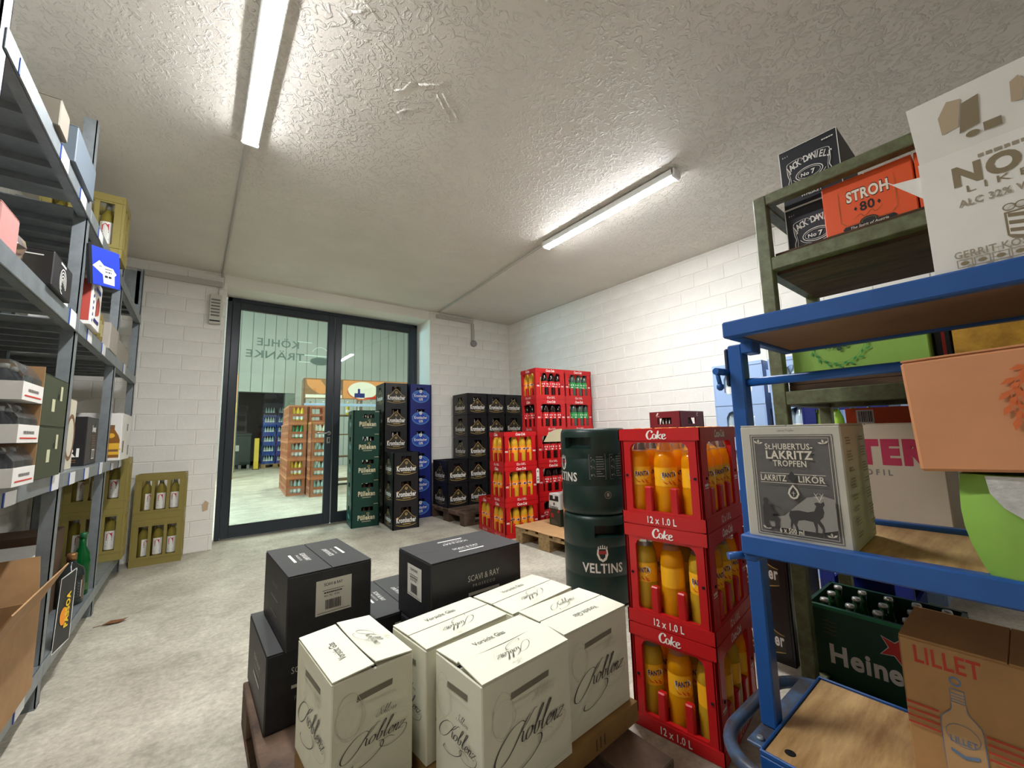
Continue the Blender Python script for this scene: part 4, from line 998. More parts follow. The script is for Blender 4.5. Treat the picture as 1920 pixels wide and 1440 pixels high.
def stroh(lbl,y0,y1):
    t,F=carton('bottle_carton',lbl,1.805,2.05,y0,y1,1.6655,.262,ORC,group='orange rum cartons'); 
    p=Print(); p.rect(-.044,.200,.050,.2005,1); 
    p.text('STROH',.003,.172,.040,1,'c',bold=.06,width=.115,rot=0); p.text('STROH',.003,.1735,.037,0,'c',bold=.035,width=.112)
    p.text('80',0,.128,.032,1,'c',bold=.02,width=.040); p.poly([(-.036,.142),(-.031,.150),(-.027,.142),(-.031,.134)],1); p.poly([(.036,.142),(.031,.150),(.027,.142),(.031,.134)],1)
    p.stroke([(-.04,.106),(-.02,.118),(-.01,.106),(.01,.122),(.02,.112),(.042,.128)],.001,.002,2)
    z=.0018
    for a,b in (((-.075,.22),(-.075,.105)),((-.075,.105),(-.058,.088)),((-.058,.088),(.058,.088)),((.058,.088),(.075,.105)),((.075,.105),(.075,.22))): p.stroke([a,((a[0]+b[0])/2,(a[1]+b[1])/2),b],z,z,2,3,uniform=True)
    p.ell(0,.088,.024,.015,1,18); p.ring(0,.088,.020,.011,.002,2,18); p.poly([(-.065,.066),(.065,.066),(.072,.075),(.065,.084),(-.065,.084),(-.072,.075)],1); p.text('The Spirit of Austria',0,.071,.009,0,'c',shear=.25,width=.10)
    p.put('label_print',[CRE,INK,ORD_],t,*F('-x')); return t
stroh('orange rum carton with white name and black ribbon, beside the black whiskey cartons',.140,.384)
stroh('second orange rum carton, mostly hidden by the big white carton',-.110,.136)
# white liqueur carton with a raised flap
t=thing('bottle_carton','big white liqueur carton with a raised torn flap on top of the blue trolley','carton',(1.315,-.108,1.3365)); L,W,H=.35,.378,.236
WCT=mat('carton_white',(226,222,214),.6,var=.03); BRZ=mat('print_bronze',(132,118,92),.5); BRL=mat('print_bronze_light',(186,178,160),.5)
m=MB()
for a in ((-L/2,-L/2+.005,-W/2,W/2),(L/2-.005,L/2,-W/2,W/2),(-L/2+.005,L/2-.005,-W/2,-W/2+.005),(-L/2+.005,L/2-.005,W/2-.005,W/2)): m.box(*a,0,H)
m.box(-L/2+.005,L/2-.005,-W/2+.005,W/2-.005,0,.005); m.obj('body',WCT,t)
fl=MB(); fl.prism([(-W/2,0),(W/2-.002,0),(W/2+.004,.118),(-W/2,.122)],'x',-.004,0); fl.xform(Matrix.Translation((-L/2+.004,0,H))@Matrix.Rotation(R(-9),4,'Y')); fo=fl.obj('raised_flap',WCT,t)
p=Print(); 
p.poly([(-.150,.040),(-.128,.045),(-.120,.095),(-.138,.100),(-.152,.075)],1); p.poly([(-.128,.030),(-.102,.036),(-.098,.09),(-.120,.085)],0); p.ell(-.112,.022,.009,.006,0,12); p.rect(-.098,.018,-.076,.034,0)
for u in (-.055,-.02,.02): p.poly([(u-.008,.05),(u+.004,.047),(u+.010,.08),(u+.004,.092),(u-.006,.085)],1)
p.put('torn_marks',[BRZ,mat('torn_board',(176,158,132),.8)],t,(-L/2-.0005,0,H),(0,-1,0),(-math.sin(R(9)),0,math.cos(R(9))))
m=MB(); m.prism([(W/2-.003,.012),(W/2+.052,.080),(W/2+.040,.068),(W/2-.003,.062)],'x',-L/2+.006,-L/2+.009); m.xform(Matrix.Translation((0,0,H-.085))); m.obj('side_flap',WCT,t)
p=Print(); u0=-.166
p.lines(u0+.125,.208,.14,.007,1); p.text('NOBEL',u0+.02,.166,.036,0,'l',bold=.05,width=.175); p.text('L I K E U R',u0+.035,.148,.013,0,'l',width=.13); p.text('ALC 32% VOL 6 x 1 LITER',u0+.022,.122,.013,1,'l',width=.19,bold=.02)
cx=u0+.108
p.poly([(cx-.035,.045),(cx-.03,.038),(cx,.030),(cx+.03,.038),(cx+.035,.045),(cx+.035,.088),(cx-.035,.088)],0); p.poly([(cx-.032,.046),(cx,.033),(cx,.085),(cx-.032,.085)],2)
for k in range(3): p.poly([(cx-.031,.050+.014*k),(cx-.001,.043+.014*k),(cx-.001,.050+.014*k),(cx-.031,.057+.014*k)],0)
p.ell(cx+.018,.062,.014,.018,2,16); p.ell(cx+.011,.064,.011,.016,0,16)
for k in range(5): p.ring(cx-.028+.014*k,.096,.008,.007,.002,0,12)
p.text('GERRIT KOSTERWEG 16  BEEK',u0+.006,.022,.013,1,'l',width=.22,bold=.02)
for k in range(4): p.frame(u0+.008+.022*k,.003,u0+.028+.022*k,.019,.0015,1); p.ell(u0+.018+.022*k,.011,.006,.004,0,8)
p.put('lettering',[BRZ,mat('print_taupe',(150,138,118),.5),WCT],t,(-L/2,0,0),(0,-1,0),(0,0,1))
# grey-printed liqueur carton on the middle shelf
GC=mat('carton_grey_white',(188,184,170),.65,var=.04); PAN=mat('print_charcoal',(98,94,92),.6,var=.10,vscale=20); CRM2=mat('print_ivory',(206,198,180),.6); DK=mat('print_dark_grey',(58,55,54),.6); GLOW=mat('print_mid_grey',(140,136,130),.6)
t,F=carton('bottle_carton','off-white liqueur carton with a grey hunting scene, at the end of the blue shelf',1.150,1.405,.268,.480,.7605,.290,GC)
t.rotation_euler=(0,0,R(2)); p=Print(); w2,h=.106,.29
p.rect(-.080,.022,.086,.262,0); p.frame(-.084,.018,.090,.266,.0012,2)
p.frame(-.076,.026,.082,.258,.001,1)
for (a,b,s) in ((-.066,.247,1),(.072,.247,-1),(-.062,.036,1),(.070,.036,-1)):
    for an in (20,80,140):
        q=(s*.006*math.cos(R(an)),.006*math.sin(R(an))); p.poly([(a,b-.004),(a+q[0]*1.2-q[1]*.4,b-.004+q[1]*1.2+q[0]*.4),(a+q[0]*2,b-.004+q[1]*2),(a+q[0]*1.2+q[1]*.4,b-.004+q[1]*1.2-q[0]*.4)],1)
p.text('St.HUBERTUS-',.0,.230,.014,1,'c',bold=.02,width=.100); p.text('LAKRITZ',.0,.207,.019,1,'c',bold=.03,width=.098); p.text('TROPFEN',.0,.189,.014,1,'c',bold=.02,width=.070)
p.rect(-.066,.170,.070,.1712,1); p.rect(-.066,.1475,.070,.1487,1); p.text('LAKRITZ',-.037,.1525,.0145,1,'c',bold=.015,width=.056); p.text('LIKÖR',.042,.1525,.0145,1,'c',bold=.015,width=.052)
p.poly([(.003,.150),(.010,.158),(.012,.165),(.003,.178),(-.006,.165),(-.004,.158)],2); p.poly([(.003,.146),(.012,.134),(.015,.124),(.010,.114),(.003,.111),(-.004,.114),(-.009,.124),(-.006,.134)],1); p.poly([(.003,.141),(.009,.131),(.011,.124),(.007,.117),(.003,.115),(-.001,.117),(-.005,.124),(-.003,.131)],2); p.rect(.0025,.118,.0035,.130,1); p.rect(-.001,.125,.007,.126,1)
p.poly([(.01,.10),(.03,.118),(.06,.125),(.082,.118),(.082,.05),(.05,.04),(-.05,.04),(-.06,.06),(-.02,.07)],3)
# stag
p.poly([(-.008,.083),(.010,.086),(.028,.084),(.041,.088),(.046,.100),(.042,.106),(.048,.109),(.055,.107),(.061,.112),(.062,.104),(.058,.098),(.060,.088),(.057,.076),(.050,.068),(.056,.058),(.058,.048),(.055,.034),(.052,.034),(.053,.048),(.045,.062),(.044,.045),(.042,.034),(.039,.034),(.040,.048),(.037,.063),(.020,.065),(.008,.062),(.004,.052),(.006,.042),(.003,.034),(.0,.034),(.001,.044),(-.003,.054),(-.006,.045),(-.003,.034),(-.006,.034),(-.010,.046),(-.008,.060),(-.011,.072)],2)
for s in (-1,1): p.stroke([(.053,.110),(.053+s*.004,.120),(.053+s*.009,.130)],.0012,.0016,1,4); p.stroke([(.053+s*.004,.118),(.053+s*.010,.122)],.001,.0014,1,3); p.stroke([(.053+s*.006,.124),(.053+s*.001,.130)],.001,.0014,1,3)
# kneeling hunter
p.poly([(-.062,.098),(-.054,.099),(-.052,.092),(-.046,.086),(-.042,.078),(-.034,.076),(-.034,.072),(-.044,.072),(-.045,.066),(-.034,.066),(-.031,.062),(-.033,.046),(-.033,.036),(-.044,.036),(-.042,.044),(-.042,.054),(-.055,.054),(-.058,.044),(-.048,.038),(-.062,.036),(-.067,.048),(-.066,.068),(-.066,.086)],2); p.ell(-.058,.103,.006,.007,2,12); p.stroke([(-.045,.094),(-.032,.090),(-.024,.086)],.0014,.002,2,4)
p.text('6 x 500 ml',-.008,.030,.011,1,'c',bold=.02,width=.050)
p.text('Lakritz Tropfen',.0,.274,.005,2,'c',width=.035)
p.put('label_print',[PAN,CRM2,DK,GLOW],t,*F('-x'))
p=Print(); rn=random.Random(9)
for col in (-.075,.045):
    z=.255
    while z>.03:
        for q in range(rn.randint(2,4)):
            p.rect(col-rn.uniform(.018,.03),z,col+rn.uniform(.018,.03),z+.003,0); z-=.0065
        z-=.012
p.frame(.02,.03,.06,.07,.002,0); p.put('small_print',[mat('print_olive_grey',(122,120,92),.6)],t,*F('-y'))
# cream carton with crimson letters on the green trolley's middle shelf
CT=mat('carton_beige',(198,180,156),.7,var=.04); CRI=mat('print_crimson',(176,44,74),.6)
t,F=carton('bottle_carton','beige carton with big crimson letters standing behind the grey hunting-scene carton',1.80,2.10,.168,.520,.6725,.375,CT)
p=Print(); p.text('INTER',.150,.245,.072,0,'r',bold=.07,width=.285); p.text('P R O F I L',.055,.205,.018,1,'r',bold=.02,width=.105); p.put('lettering',[CRI,GREY],t,*F('-x'))
t,F=carton('bottle_carton','orange and white carton with a barcode, seen above the beige carton',2.16,2.29,.20,.47,.6725,.44,mat('carton_white',(226,222,214)))
p=Print(); p.poly([(-.135,.0),(.02,.0),(.075,.44),(-.135,.44)],0); p.rect(-.10,.375,-.045,.432,1); p.barcode(-.094,.382,.044,.044,2,10,4); p.put('label_print',[ORC,WHT,INK],t,*F('-x'))
# lime green cartons with wreath
LIME=mat('carton_lime',(140,182,76),.5,var=.05); LG=mat('print_leaf_green',(40,140,70),.5)
def wreath(p,u,v,r,m,t0=0,t1=360,n=26,sz=.016,flat=1.):
    for k in range(n):
        a=R(t0+(t1-t0)*k/n); x,y=u+r*math.cos(a),v+r*math.sin(a)*flat; d=a+R(60 if k%2 else 120)
        p.poly([(x,y),(x+sz*.5*math.cos(d)-sz*.2*math.sin(d),y+sz*.5*math.sin(d)+sz*.2*math.cos(d)),(x+sz*math.cos(d),y+sz*math.sin(d)),(x+sz*.5*math.cos(d)+sz*.2*math.sin(d),y+sz*.5*math.sin(d)-sz*.2*math.cos(d))],m)
    p.ring(u,v,r,r*flat,.0012,m,40,t0,t1); p.ring(u,v,r*.93,r*.93*flat,.001,m,40,t0,t1)
t,F=carton('bottle_carton','lime green carton with a leaf wreath, lying on the lower shelf of the green trolley',1.825,2.12,.165,.540,1.2005,.225,LIME)
p=Print(); wreath(p,-.04,.155,.085,0,0,360,34,.018,1.1); p.text('Hugo',-.045,.125,.034,1,'c',bold=.03,shear=.3,width=.068); p.put('label_print',[LG,mat('print_dark_green',(24,62,40),.5)],t,*F('-x'))
t,F=carton('bottle_carton','golden yellow carton on the green trolley, above the peach carton',1.84,2.14,-.30,.115,1.2005,.27,mat('carton_gold',(206,158,52),.45,var=.4,vscale=18,c2=(158,112,28)))
t,F=carton('bottle_carton','dark carton with a red edge between the lime and golden cartons on the green trolley',1.90,2.15,.122,.160,1.2005,.22,JB); p=Print(); p.rect(-.002,.05,.006,.17,0); p.put('print',[REDP],t,*F('-x'))
# bulging lime pack with torn paper, peach carton resting on it
t=thing('lime_pack','bulging lime green pack with a torn white paper patch on the middle blue shelf','pack',(1.15,.078,.7605))
m=MB(); N=7; rings=[]
for i in range(N):
    f=i/(N-1); z=.190*f; b=.010*math.sin(f*math.pi); ins=.012*(1-f)**3
    rings.append([(-.005-b+.02*f*0,.0+.012*f+b-ins,z),(-.012-b,-.04,z),(-.012-b*1.3,-.18,z),(-.01-b,-.36,z),(.10,-.38,z),(.30,-.36,z),(.31+b,-.18,z),(.30,.0-ins,z),(.14,.008+b-ins,z)])
n=len(rings[0]); v=[p_ for r_ in rings for p_ in r_]
m.add(v,[(i*n+k,i*n+(k+1)%n,(i+1)*n+(k+1)%n,(i+1)*n+k) for i in range(N-1) for k in range(n)],0,True); m.add(rings[-1],[tuple(range(n))],0); m.add(rings[0],[tuple(range(n))[::-1]],0); m.obj('pack',LIME,t)
p=Print(); p.poly([(.055,.19),(.058,.16),(.072,.135),(.10,.112),(.13,.105),(.20,.11),(.30,.12),(.30,.19)],0); p.put('torn_paper',[mat('tissue_white',(206,204,200),.8,var=.12,vscale=40,bump=.6)],t,(-.026,.035,0),(0,-1,0),(-.02,0,1))
PEA=mat('carton_peach',(206,142,98),.6,var=.06,vscale=5); PEO=mat('print_rust',(206,104,52),.55)
t=thing('bottle_carton','peach carton with a rust wreath print, tilted on top of the lime pack','carton',(1.112,.138,.9545)); L,W,H=.26,.40,.218
MB().rbox(0,L,-W,0,0,H-.004,.005).obj('body',PEA,t); MB().rbox(.001,L-.001,-W/2+.001,-.001,H-.0039,H,.001).obj('flap',PEA,t); MB().rbox(.001,L-.001,-W+.001,-W/2-.001,H-.0039,H,.001).obj('flap',PEA,t)
p=Print(); wreath(p,.215,.118,.085,0,60,300,30,.024); wreath(p,.215,.118,.078,0,70,290,24,.018); p.text('S',.165,.105,.024,1,'l',bold=.02); p.put('label_print',[PEO,INK],t,(0,0,0),(0,-1,0),(0,0,1))
t.rotation_euler=(R(-2.2),0,R(-2))
# brown aperitif carton with red stripes on the deck
BC=mat('carton_kraft',(186,142,92),.7,var=.08,vscale=9); LR=mat('print_lilla_red',(190,62,44),.6); LB=mat('print_pale_blue',(104,128,158),.6)
t,F=carton('bottle_carton','kraft aperitif carton with red stripes and a blue bottle drawing, on the trolley deck',1.302,1.525,-.085,.238,.2578,.308,BC)
p=Print(); p.text('LILLET',-.088,.258,.034,0,'c',bold=.02,width=.100)
n_=len(p.v)
p.ring(-.045,.240,.012,.010,.004,1,16); p.rect(-.058,.198,-.030,.222,2); p.frame(-.058,.198,-.030,.225,.0015,1)
for k in range(3): p.rect(-.057,.203+k*.006,-.031,.2045+k*.006,1)
p.poly([(-.057,.198),(-.031,.198),(-.029,.182),(-.010,.165),(-.006,.15),(-.006,.05),(-.082,.05),(-.082,.15),(-.078,.165),(-.059,.182)],2)
p.stroke([(-.058,.198),(-.060,.182),(-.076,.166),(-.083,.15),(-.083,.06)],.0015,.0018,1); p.stroke([(-.030,.198),(-.028,.182),(-.012,.166),(-.005,.15),(-.005,.06)],.0015,.0018,1)
p.ring(-.044,.135,.032,.022,.0012,1,24); p.text('LILLET',-.044,.118,.012,1,'c',width=.05,bold=.02); p.poly([(-.07,.105),(-.044,.097),(-.018,.105),(-.018,.098),(-.044,.090),(-.07,.098)],1)
p.v=p.v[:n_]+[((u+.044)*.78-.078,v,z) for u,v,z in p.v[n_:]]
for k in range(4): p.rect(-.160,.166-k*.0135,-.110,.170-k*.0135,0); p.rect(-.044,.150-k*.0135,.160,.154-k*.0135,0)
p.put('label_print',[LR,LB,mat('print_kraft_light',(190,152,108),.6)],t,*F('-x'))

# green crate with red star on the green trolley's bottom board
HG=mat('crate_deep_green',(14,54,36),.42); t=thing('beer_crate','dark green beer crate with a red star, lowest board of the green trolley','crate',(2.05,.405,.1005)); W,D,H=.30,.40,.27
m=crate_mb(W,D,H-.0,{'x':[],'y':[(.18,.235,[(-.05,.05)])]},t=.012); m.obj('body',HG,t)
for s in (-1,1): MB().box(*sorted((s*(W/2),s*(W/2+.003))),-D/2,D/2,.258,.27).obj('rim',mat('rim_green',(30,104,66),.4),t)
m=MB()
for i in (-.5,.5): m.box(i*.1-.002,i*.1+.002,-D/2+.012,D/2-.012,.02,.20)
for j in range(-1,3): m.box(-W/2+.012,W/2-.012,(j-.5)*.078-.002,(j-.5)*.078+.002,.02,.20)
m.obj('divider',HG,t)
p=Print(); p.text('Hein',-.060,.075,.062,0,'c',bold=.035,width=.158) ; p.text('eken',.098,.075,.062,0,'c',bold=.035,width=.150)
st=[(.052+.050*(1 if k%2==0 else .42)*math.sin(R(36*k+24)),.185+.050*(1 if k%2==0 else .42)*math.cos(R(36*k+24))) for k in range(10)]; so=[(.052+.054*(1 if k%2==0 else .44)*math.sin(R(36*k+24)),.185+.054*(1 if k%2==0 else .44)*math.cos(R(36*k+24))) for k in range(10)]
p.poly(so,0); p.poly(st,1)
for k in range(4): p.stroke([(-.155,.215-.014*k),(-.14,.219-.014*k),(-.125,.214-.014*k),(-.11,.218-.014*k)],.003,.004,2,4)
p.put('lettering',[mat('print_pale_grey',(196,190,182),.5),mat('print_star_red',(186,46,40),.5),mat('print_brown_gold',(92,74,44),.5)],t,*face(W,D,H,'-x'))
for i in range(3):
    for j in range(5): place('beer2',lambda: bottle('beer_bottle','','bottle',BEERP,GRN,BEERC,None,12),(2.05+(i-1)*.092,.405+(j-2)*.078,.1215),0,'green beer bottle, red-star crate, %s row, %s place'%(['front','middle','rear'][i],['first','second','third','fourth','fifth'][4-j]),'bottles in the red-star crate')
# ------------------------------------------------------------------ galvanised shelving along the left wall
t=thing('shelving_rack','tall galvanised steel shelving with three bays along the left wall','shelving',(0,0,0))
PY=[1.52,2.575,3.655,4.70]; FX_,BX_=-.45,-.95
for y in PY:
    for x,s in ((FX_,-1),(BX_,1)):
        m=MB(); m.box(*sorted((x,x+s*.004)),y-.028,y+.028,0,2.56); m.box(*sorted((x,x+s*.045)),y-.028,y-.024,0,2.56); m.box(*sorted((x,x+s*.045)),y+.024,y+.028,0,2.56)
        m.box(*sorted((x+s*.0,x+s*.05)),y-.03,y+.03,0,.006); m.obj('post',STEEL,t)
MB().box(BX_+.02,FX_-.02,4.672,4.674,2.24,2.54).obj('end_panel',STEEL,t)
LVL=[.165,.925,1.60,2.13]; LH=.062
BLUP=mat('label_blue_edge',(40,70,150),.5); LABW=mat('label_paper',(214,214,210),.6)
for b in range(3):
    y0,y1=PY[b]+.03,PY[b+1]-.03
    for li,z in enumerate(LVL):
        m=MB(); m.box(BX_+.005,FX_+.004,y0,y1,z-.004,z); m.rbox(FX_,FX_+.006,y0-.03,y1+.03,z-LH,z,.002); m.box(FX_-.03,FX_,y0,y1,z-LH,z-LH+.003); m.box(BX_,BX_+.006,y0,y1,z-LH,z)
        for k in range(1,6): yy_=y0+(y1-y0)*k/6; m.box(BX_+.006,FX_-.001,yy_-.012,yy_+.012,z-.03,z-.004)
        s=m.obj('shelf',STEEL,t)
        rn=random.Random(b*10+li)
        for q in {(0,3):(.12,.55,.86),(0,2):(.9,),(1,2):(.18,.55),(0,1):(.40,.9),(1,1):(.12,.42,.80),(2,1):(.15,.5,.85),(1,3):(.2,.55),(0,0):(.75,),(2,2):(.3,)}.get((b,li),()):
            yc=y0+(y1-y0)*q; h_=rn.uniform(.04,.07); l=MB(); l.box(FX_+.0062,FX_+.008,yc-.05,yc+.05,z-LH,z-LH+h_,0); l.box(FX_+.0062,FX_+.0082,yc-.062,yc-.0505,z-LH,z-LH+h_,1); l.obj('price_label',[LABW,BLUP],s)
# --- top level
def sbox(nm,lbl,x0,x1,y0,y1,z,h,m,prints=None,mats=None,rz=0,group=None,cat='carton'):
    t_,F=carton(nm,lbl,x0,x1,y0,y1,z,h,m,rz=rz,group=group,cat=cat)
    for f,fn in (prints or {}).items():
        p=Print(); fn(p); p.put('print',mats,t_,*F(f))
    return t_
BEI=mat('carton_pale',(122,114,100),.7); PBL=mat('carton_ice',(92,102,110),.6); 
sbox('carton','small beige carton on the top shelf near its front edge, left of the blue-grey one',-.62,-.43,1.93,2.04,2.131,.10,BEI)
sbox('carton','flat blue-grey carton on the top shelf of the nearest bay',-.66,-.43,2.16,2.50,2.131,.15,PBL)
OLC=mat('crate_olive',(142,128,68),.45)
def wine_crate():
    W,D,H=.34,.21,.38; t_=thing('bottle_crate','','crate'); hs=[(.075,.325,[(-.125,-.062),(-.040,.040),(.062,.125)])]; hs2=[(.075,.325,[(-.072,-.012),(.012,.072)])]
    crate_mb(W,D,H,{'y':hs,'x':hs2}).obj('body',OLC,t_)
    m=MB()
    for f in (-1,1): m.box(-W/2-.002,W/2+.002,*sorted((f*D/2,f*(D/2+.003))),.335,.345); m.box(-W/2-.002,W/2+.002,*sorted((f*D/2,f*(D/2+.003))),.055,.063)
    m.obj('rib',OLC,t_)
    return t_
WHITEW=mat('wine_pale',(176,160,76),.08,trans=.55,ior=1.2)
def wineb(): 
    t_=bottle('wine_bottle','','bottle',[(.035,0),(.038,.006),(.038,.205),(.034,.235),(.018,.270),(.0145,.285),(.0145,.330)],WHITEW,([(.0155,.275),(.0155,.335),(.012,.337)],mat('capsule_grey',(150,150,146),.35,metal=.4)),None,14)
    p=Print()
    for k in range(5): p.rect(-.032+.0128*k,.06,-.0192+.0128*k,.195,0)
    p.poly([(-.018,.140),(.012,.140),(.012,.185),(.004,.178),(-.004,.186),(-.018,.172)],1); p.rect(-.018,.128,.012,.136,2); p.rect(-.020,.085,.014,.089,2); p.put('label',[LBW,mat('print_cherry',(190,34,56),.5),GREY],t_,(0,-.0386,0),(1,0,0),(0,0,1),cyl=.0386); return t_
def olive(x,y,z,rz,lbl,spots_,blbl):
    place('olive',wine_crate,(x,y,z),rz,lbl,'olive bottle crates')
    for i,(u,v,r_) in enumerate(spots_):
        q=rot2(u,v,rz); place('wineb',wineb,(x+q[0],y+q[1],z+.0205),rz+R(r_),'wine bottle, %s, %s'%(['left','middle','right','rear'][i],blbl),'wine bottles in the olive crates')
F3=[(-.094,-.046,38),(0,-.046,4),(.094,-.046,0)]
oz=R(-11)
olive(-.222,4.722+.105,0,oz*.2,'lower olive crate of the pair standing by the back wall left of the door',F3,'in the lower olive crate by the door')
olive(-.222,4.722+.105,.381,oz*.2,'upper olive crate of the pair standing by the back wall left of the door',F3,'in the upper olive crate by the door')
for k in (0,1): olive(-.575,4.44,.1655+.381*k,R(0),'%s olive crate inside the lowest shelf of the far bay'%['lower','upper'][k] ,F3,'in the %s olive crate of the far bay'%['lower','upper'][k])
olive(-.585,3.31,2.1315,0,'olive crate on the top shelf behind the blue sign, overhanging the aisle',F3,'in the olive crate on the top shelf')
# --- blue sign holder with stickers
t=thing('sign_holder','blue plastic sign holder with white stickers hanging on the shelving post','sign',(-.388,2.69,1.80)); MB().rbox(-.085,.085,-.002,.002,0,.182,.0015).obj('panel',mat('sign_blue',(40,62,176),.35),t)
MB().box(-.100,-.0852,-.006,.006,.0,.182).obj('clip',BLACK,t)
t.rotation_euler=(0,R(-9),R(62))
p=Print(); q=lambda x,y:(x*1.0+.006,y*.80+.004); p.poly([q(*v) for v in [(-.085,.105),(-.045,.145),(-.020,.12),(.035,.115),(.042,.10),(.055,.085),(.042,.07),(.040,.012),(-.025,.015),(-.028,.065)]],0); p.lines(.012,.068,.035,.008,1); p.lines(.008,.044,.040,.011,1); p.rect(-.044,.092,-.026,.095,1); p.rect(-.010,.084,.034,.087,1)
p.put('stickers',[WHT,INK],t,(0,-.002,0),(1,0,0),(0,0,1))
# --- third level (z 1.60)
PINK=mat('carton_pink',(186,132,126),.6); Z2=1.601
sbox('carton','dull pink carton at the near end of the shelf above eye height',-.66,-.455,1.66,1.80,Z2,.115,PINK)
t=thing('foil_bag','crinkled yellow and silver foil bag between the pink carton and the black swirl carton','bag',(-.545,1.905,Z2)); m=MB(); rn=random.Random(4); N=10
v=[];F_=[]
for i in range(7):
    f=i/6; w_=.085*(math.sin(math.pi*(.12+.80*f))**.6); 
    for k in range(N):
        a=2*math.pi*k/N; q=1+rn.uniform(-.14,.14); v.append((w_*math.cos(a)*q,w_*.8*math.sin(a)*q,f*.135))
for i in range(6):
    for k in range(N): F_.append((i*N+k,i*N+(k+1)%N,(i+1)*N+(k+1)%N,(i+1)*N+k))
m.add(v,F_+[tuple(range(N))[::-1],tuple(range(6*N,7*N))]); m.obj('bag',mat('foil',(214,196,120),.25,metal=.6,var=.6,vscale=16,c2=(120,110,130)),t)
SW=mat('carton_swirl_black',(36,34,34),.45)
def swirl(p):
    for k in range(4): p.ring(.0,.05,.012+.011*k,.012+.012*k,.004,0,18,-30,210+20*k)
    p.lines(-.01,.105,.07,.008,0)
sbox('carton','black carton with a white swirl print on the shelf above eye height',-.66,-.43,2.045,2.30,Z2,.125,SW,{'+x':swirl,'-y':lambda p:(p.rect(-.09,.100,.09,.104,0),p.lines(0,.087,.06,.006,0))},[WHT])
t=thing('card_flap','white printed card leaning up behind the black swirl carton','card',(-.50,2.35,Z2)); m=MB(); m.prism([(-.055,0),(.055,0),(.05,.155),(-.01,.20),(-.055,.14)],'y',-.0015,.0015); m.obj('card',WHT,t); p=Print(); p.poly([(.015,.03),(.03,.035),(.028,.06),(.012,.055)],0); p.rect(-.03,.10,.02,.104,1); p.rect(-.03,.08,.01,.083,1); p.put('print',[LBO,GREY],t,(0,-.0015,0),(1,0,0),(0,0,1)); t.rotation_euler=(R(-6),R(0),R(8))
def redcart(p):
    for k in range(7): p.rect(-.085,.02+.03*k,-.07,.034+.03*k,1)
    p.poly([(-.02,.06),(.05,.08),(.055,.14),(.02,.165),(-.02,.13)],0); p.rect(-.05,.03,.06,.045,1); p.rect(-.05,.18,.06,.20,2)
WRC=mat('carton_white',(226,222,214))
sbox('display_carton','white, red and blue display carton behind the blue sign',-.62,-.425,2.66,2.86,Z2,.235,WRC,{'+x':redcart,'-y':lambda p:(p.rect(-.09,.02,.09,.22,2),p.rect(.05,.02,.09,.22,0))},[mat('print_brick',(176,70,58),.5),NAVY,mat('print_royal',(52,76,160),.5)],cat='carton')
for i,(y,x) in enumerate(((2.93,-.47),(3.02,-.475),(3.12,-.48))):
    place('liq',lambda: bottle('liquor_bottle','','bottle',[(.030,0),(.034,.006),(.034,.12),(.028,.15),(.012,.18),(.011,.215)],mat('amber_pale',(150,132,80),.1,trans=.3,ior=1.2),([(.0135,.205),(.0135,.235),(.011,.237)],WHT),(.0345,.03,.10,mat('label_olive',(150,140,96),.5)),12),(x,y,Z2),0,'small liquor bottle, white cap, shelf above eye height, %s behind display carton'%['first','second','third'][i],'small liquor bottles')
sbox('carton','plain grey cardboard carton at the far end of the shelf above eye height',-.70,-.44,3.30,3.60,Z2,.16,mat('carton_grey',(168,160,148),.7))
sbox('carton','plain grey carton in the far bay above eye height',-.74,-.47,3.80,4.35,Z2,.17,mat('carton_grey',(168,160,148)))
# --- second level (z .925)
Z1=.926; GRC=mat('carton_moss',(58,64,44),.5); PALE=mat('print_pale_moss',(196,196,160),.55)
def grc(lbl,x0,x1,y0,y1,z,h):
    sbox('carton',lbl,x0,x1,y0,y1,z,h,GRC,{'+x':lambda p:(p.rect(-.05,h*.3,-.01,h*.55,0),p.ell(.03,h*.62,.012,.012,1,10),p.rect(.05,h*.55,.08,h*.85,0)),'-y':lambda p:(p.rect(-.12,0,.14,h,1),p.poly([(-.05,h*.78),(.02,h*.8),(.04,h*.74),(.03,h*.68),(-.045,h*.67)],2),p.text('°C',.06,h*.25,.035,0,'c',bold=.02))},[PALE,INK,mat('print_coral',(190,70,40),.5)],group='moss green cartons')
grc('lower moss green and black carton stacked behind the plastic-wrapped bottles',-.80,-.43,2.10,2.42,Z1,.185)
grc('upper moss green and black carton stacked behind the plastic-wrapped bottles',-.80,-.43,2.10,2.42,Z1+.186,.185)
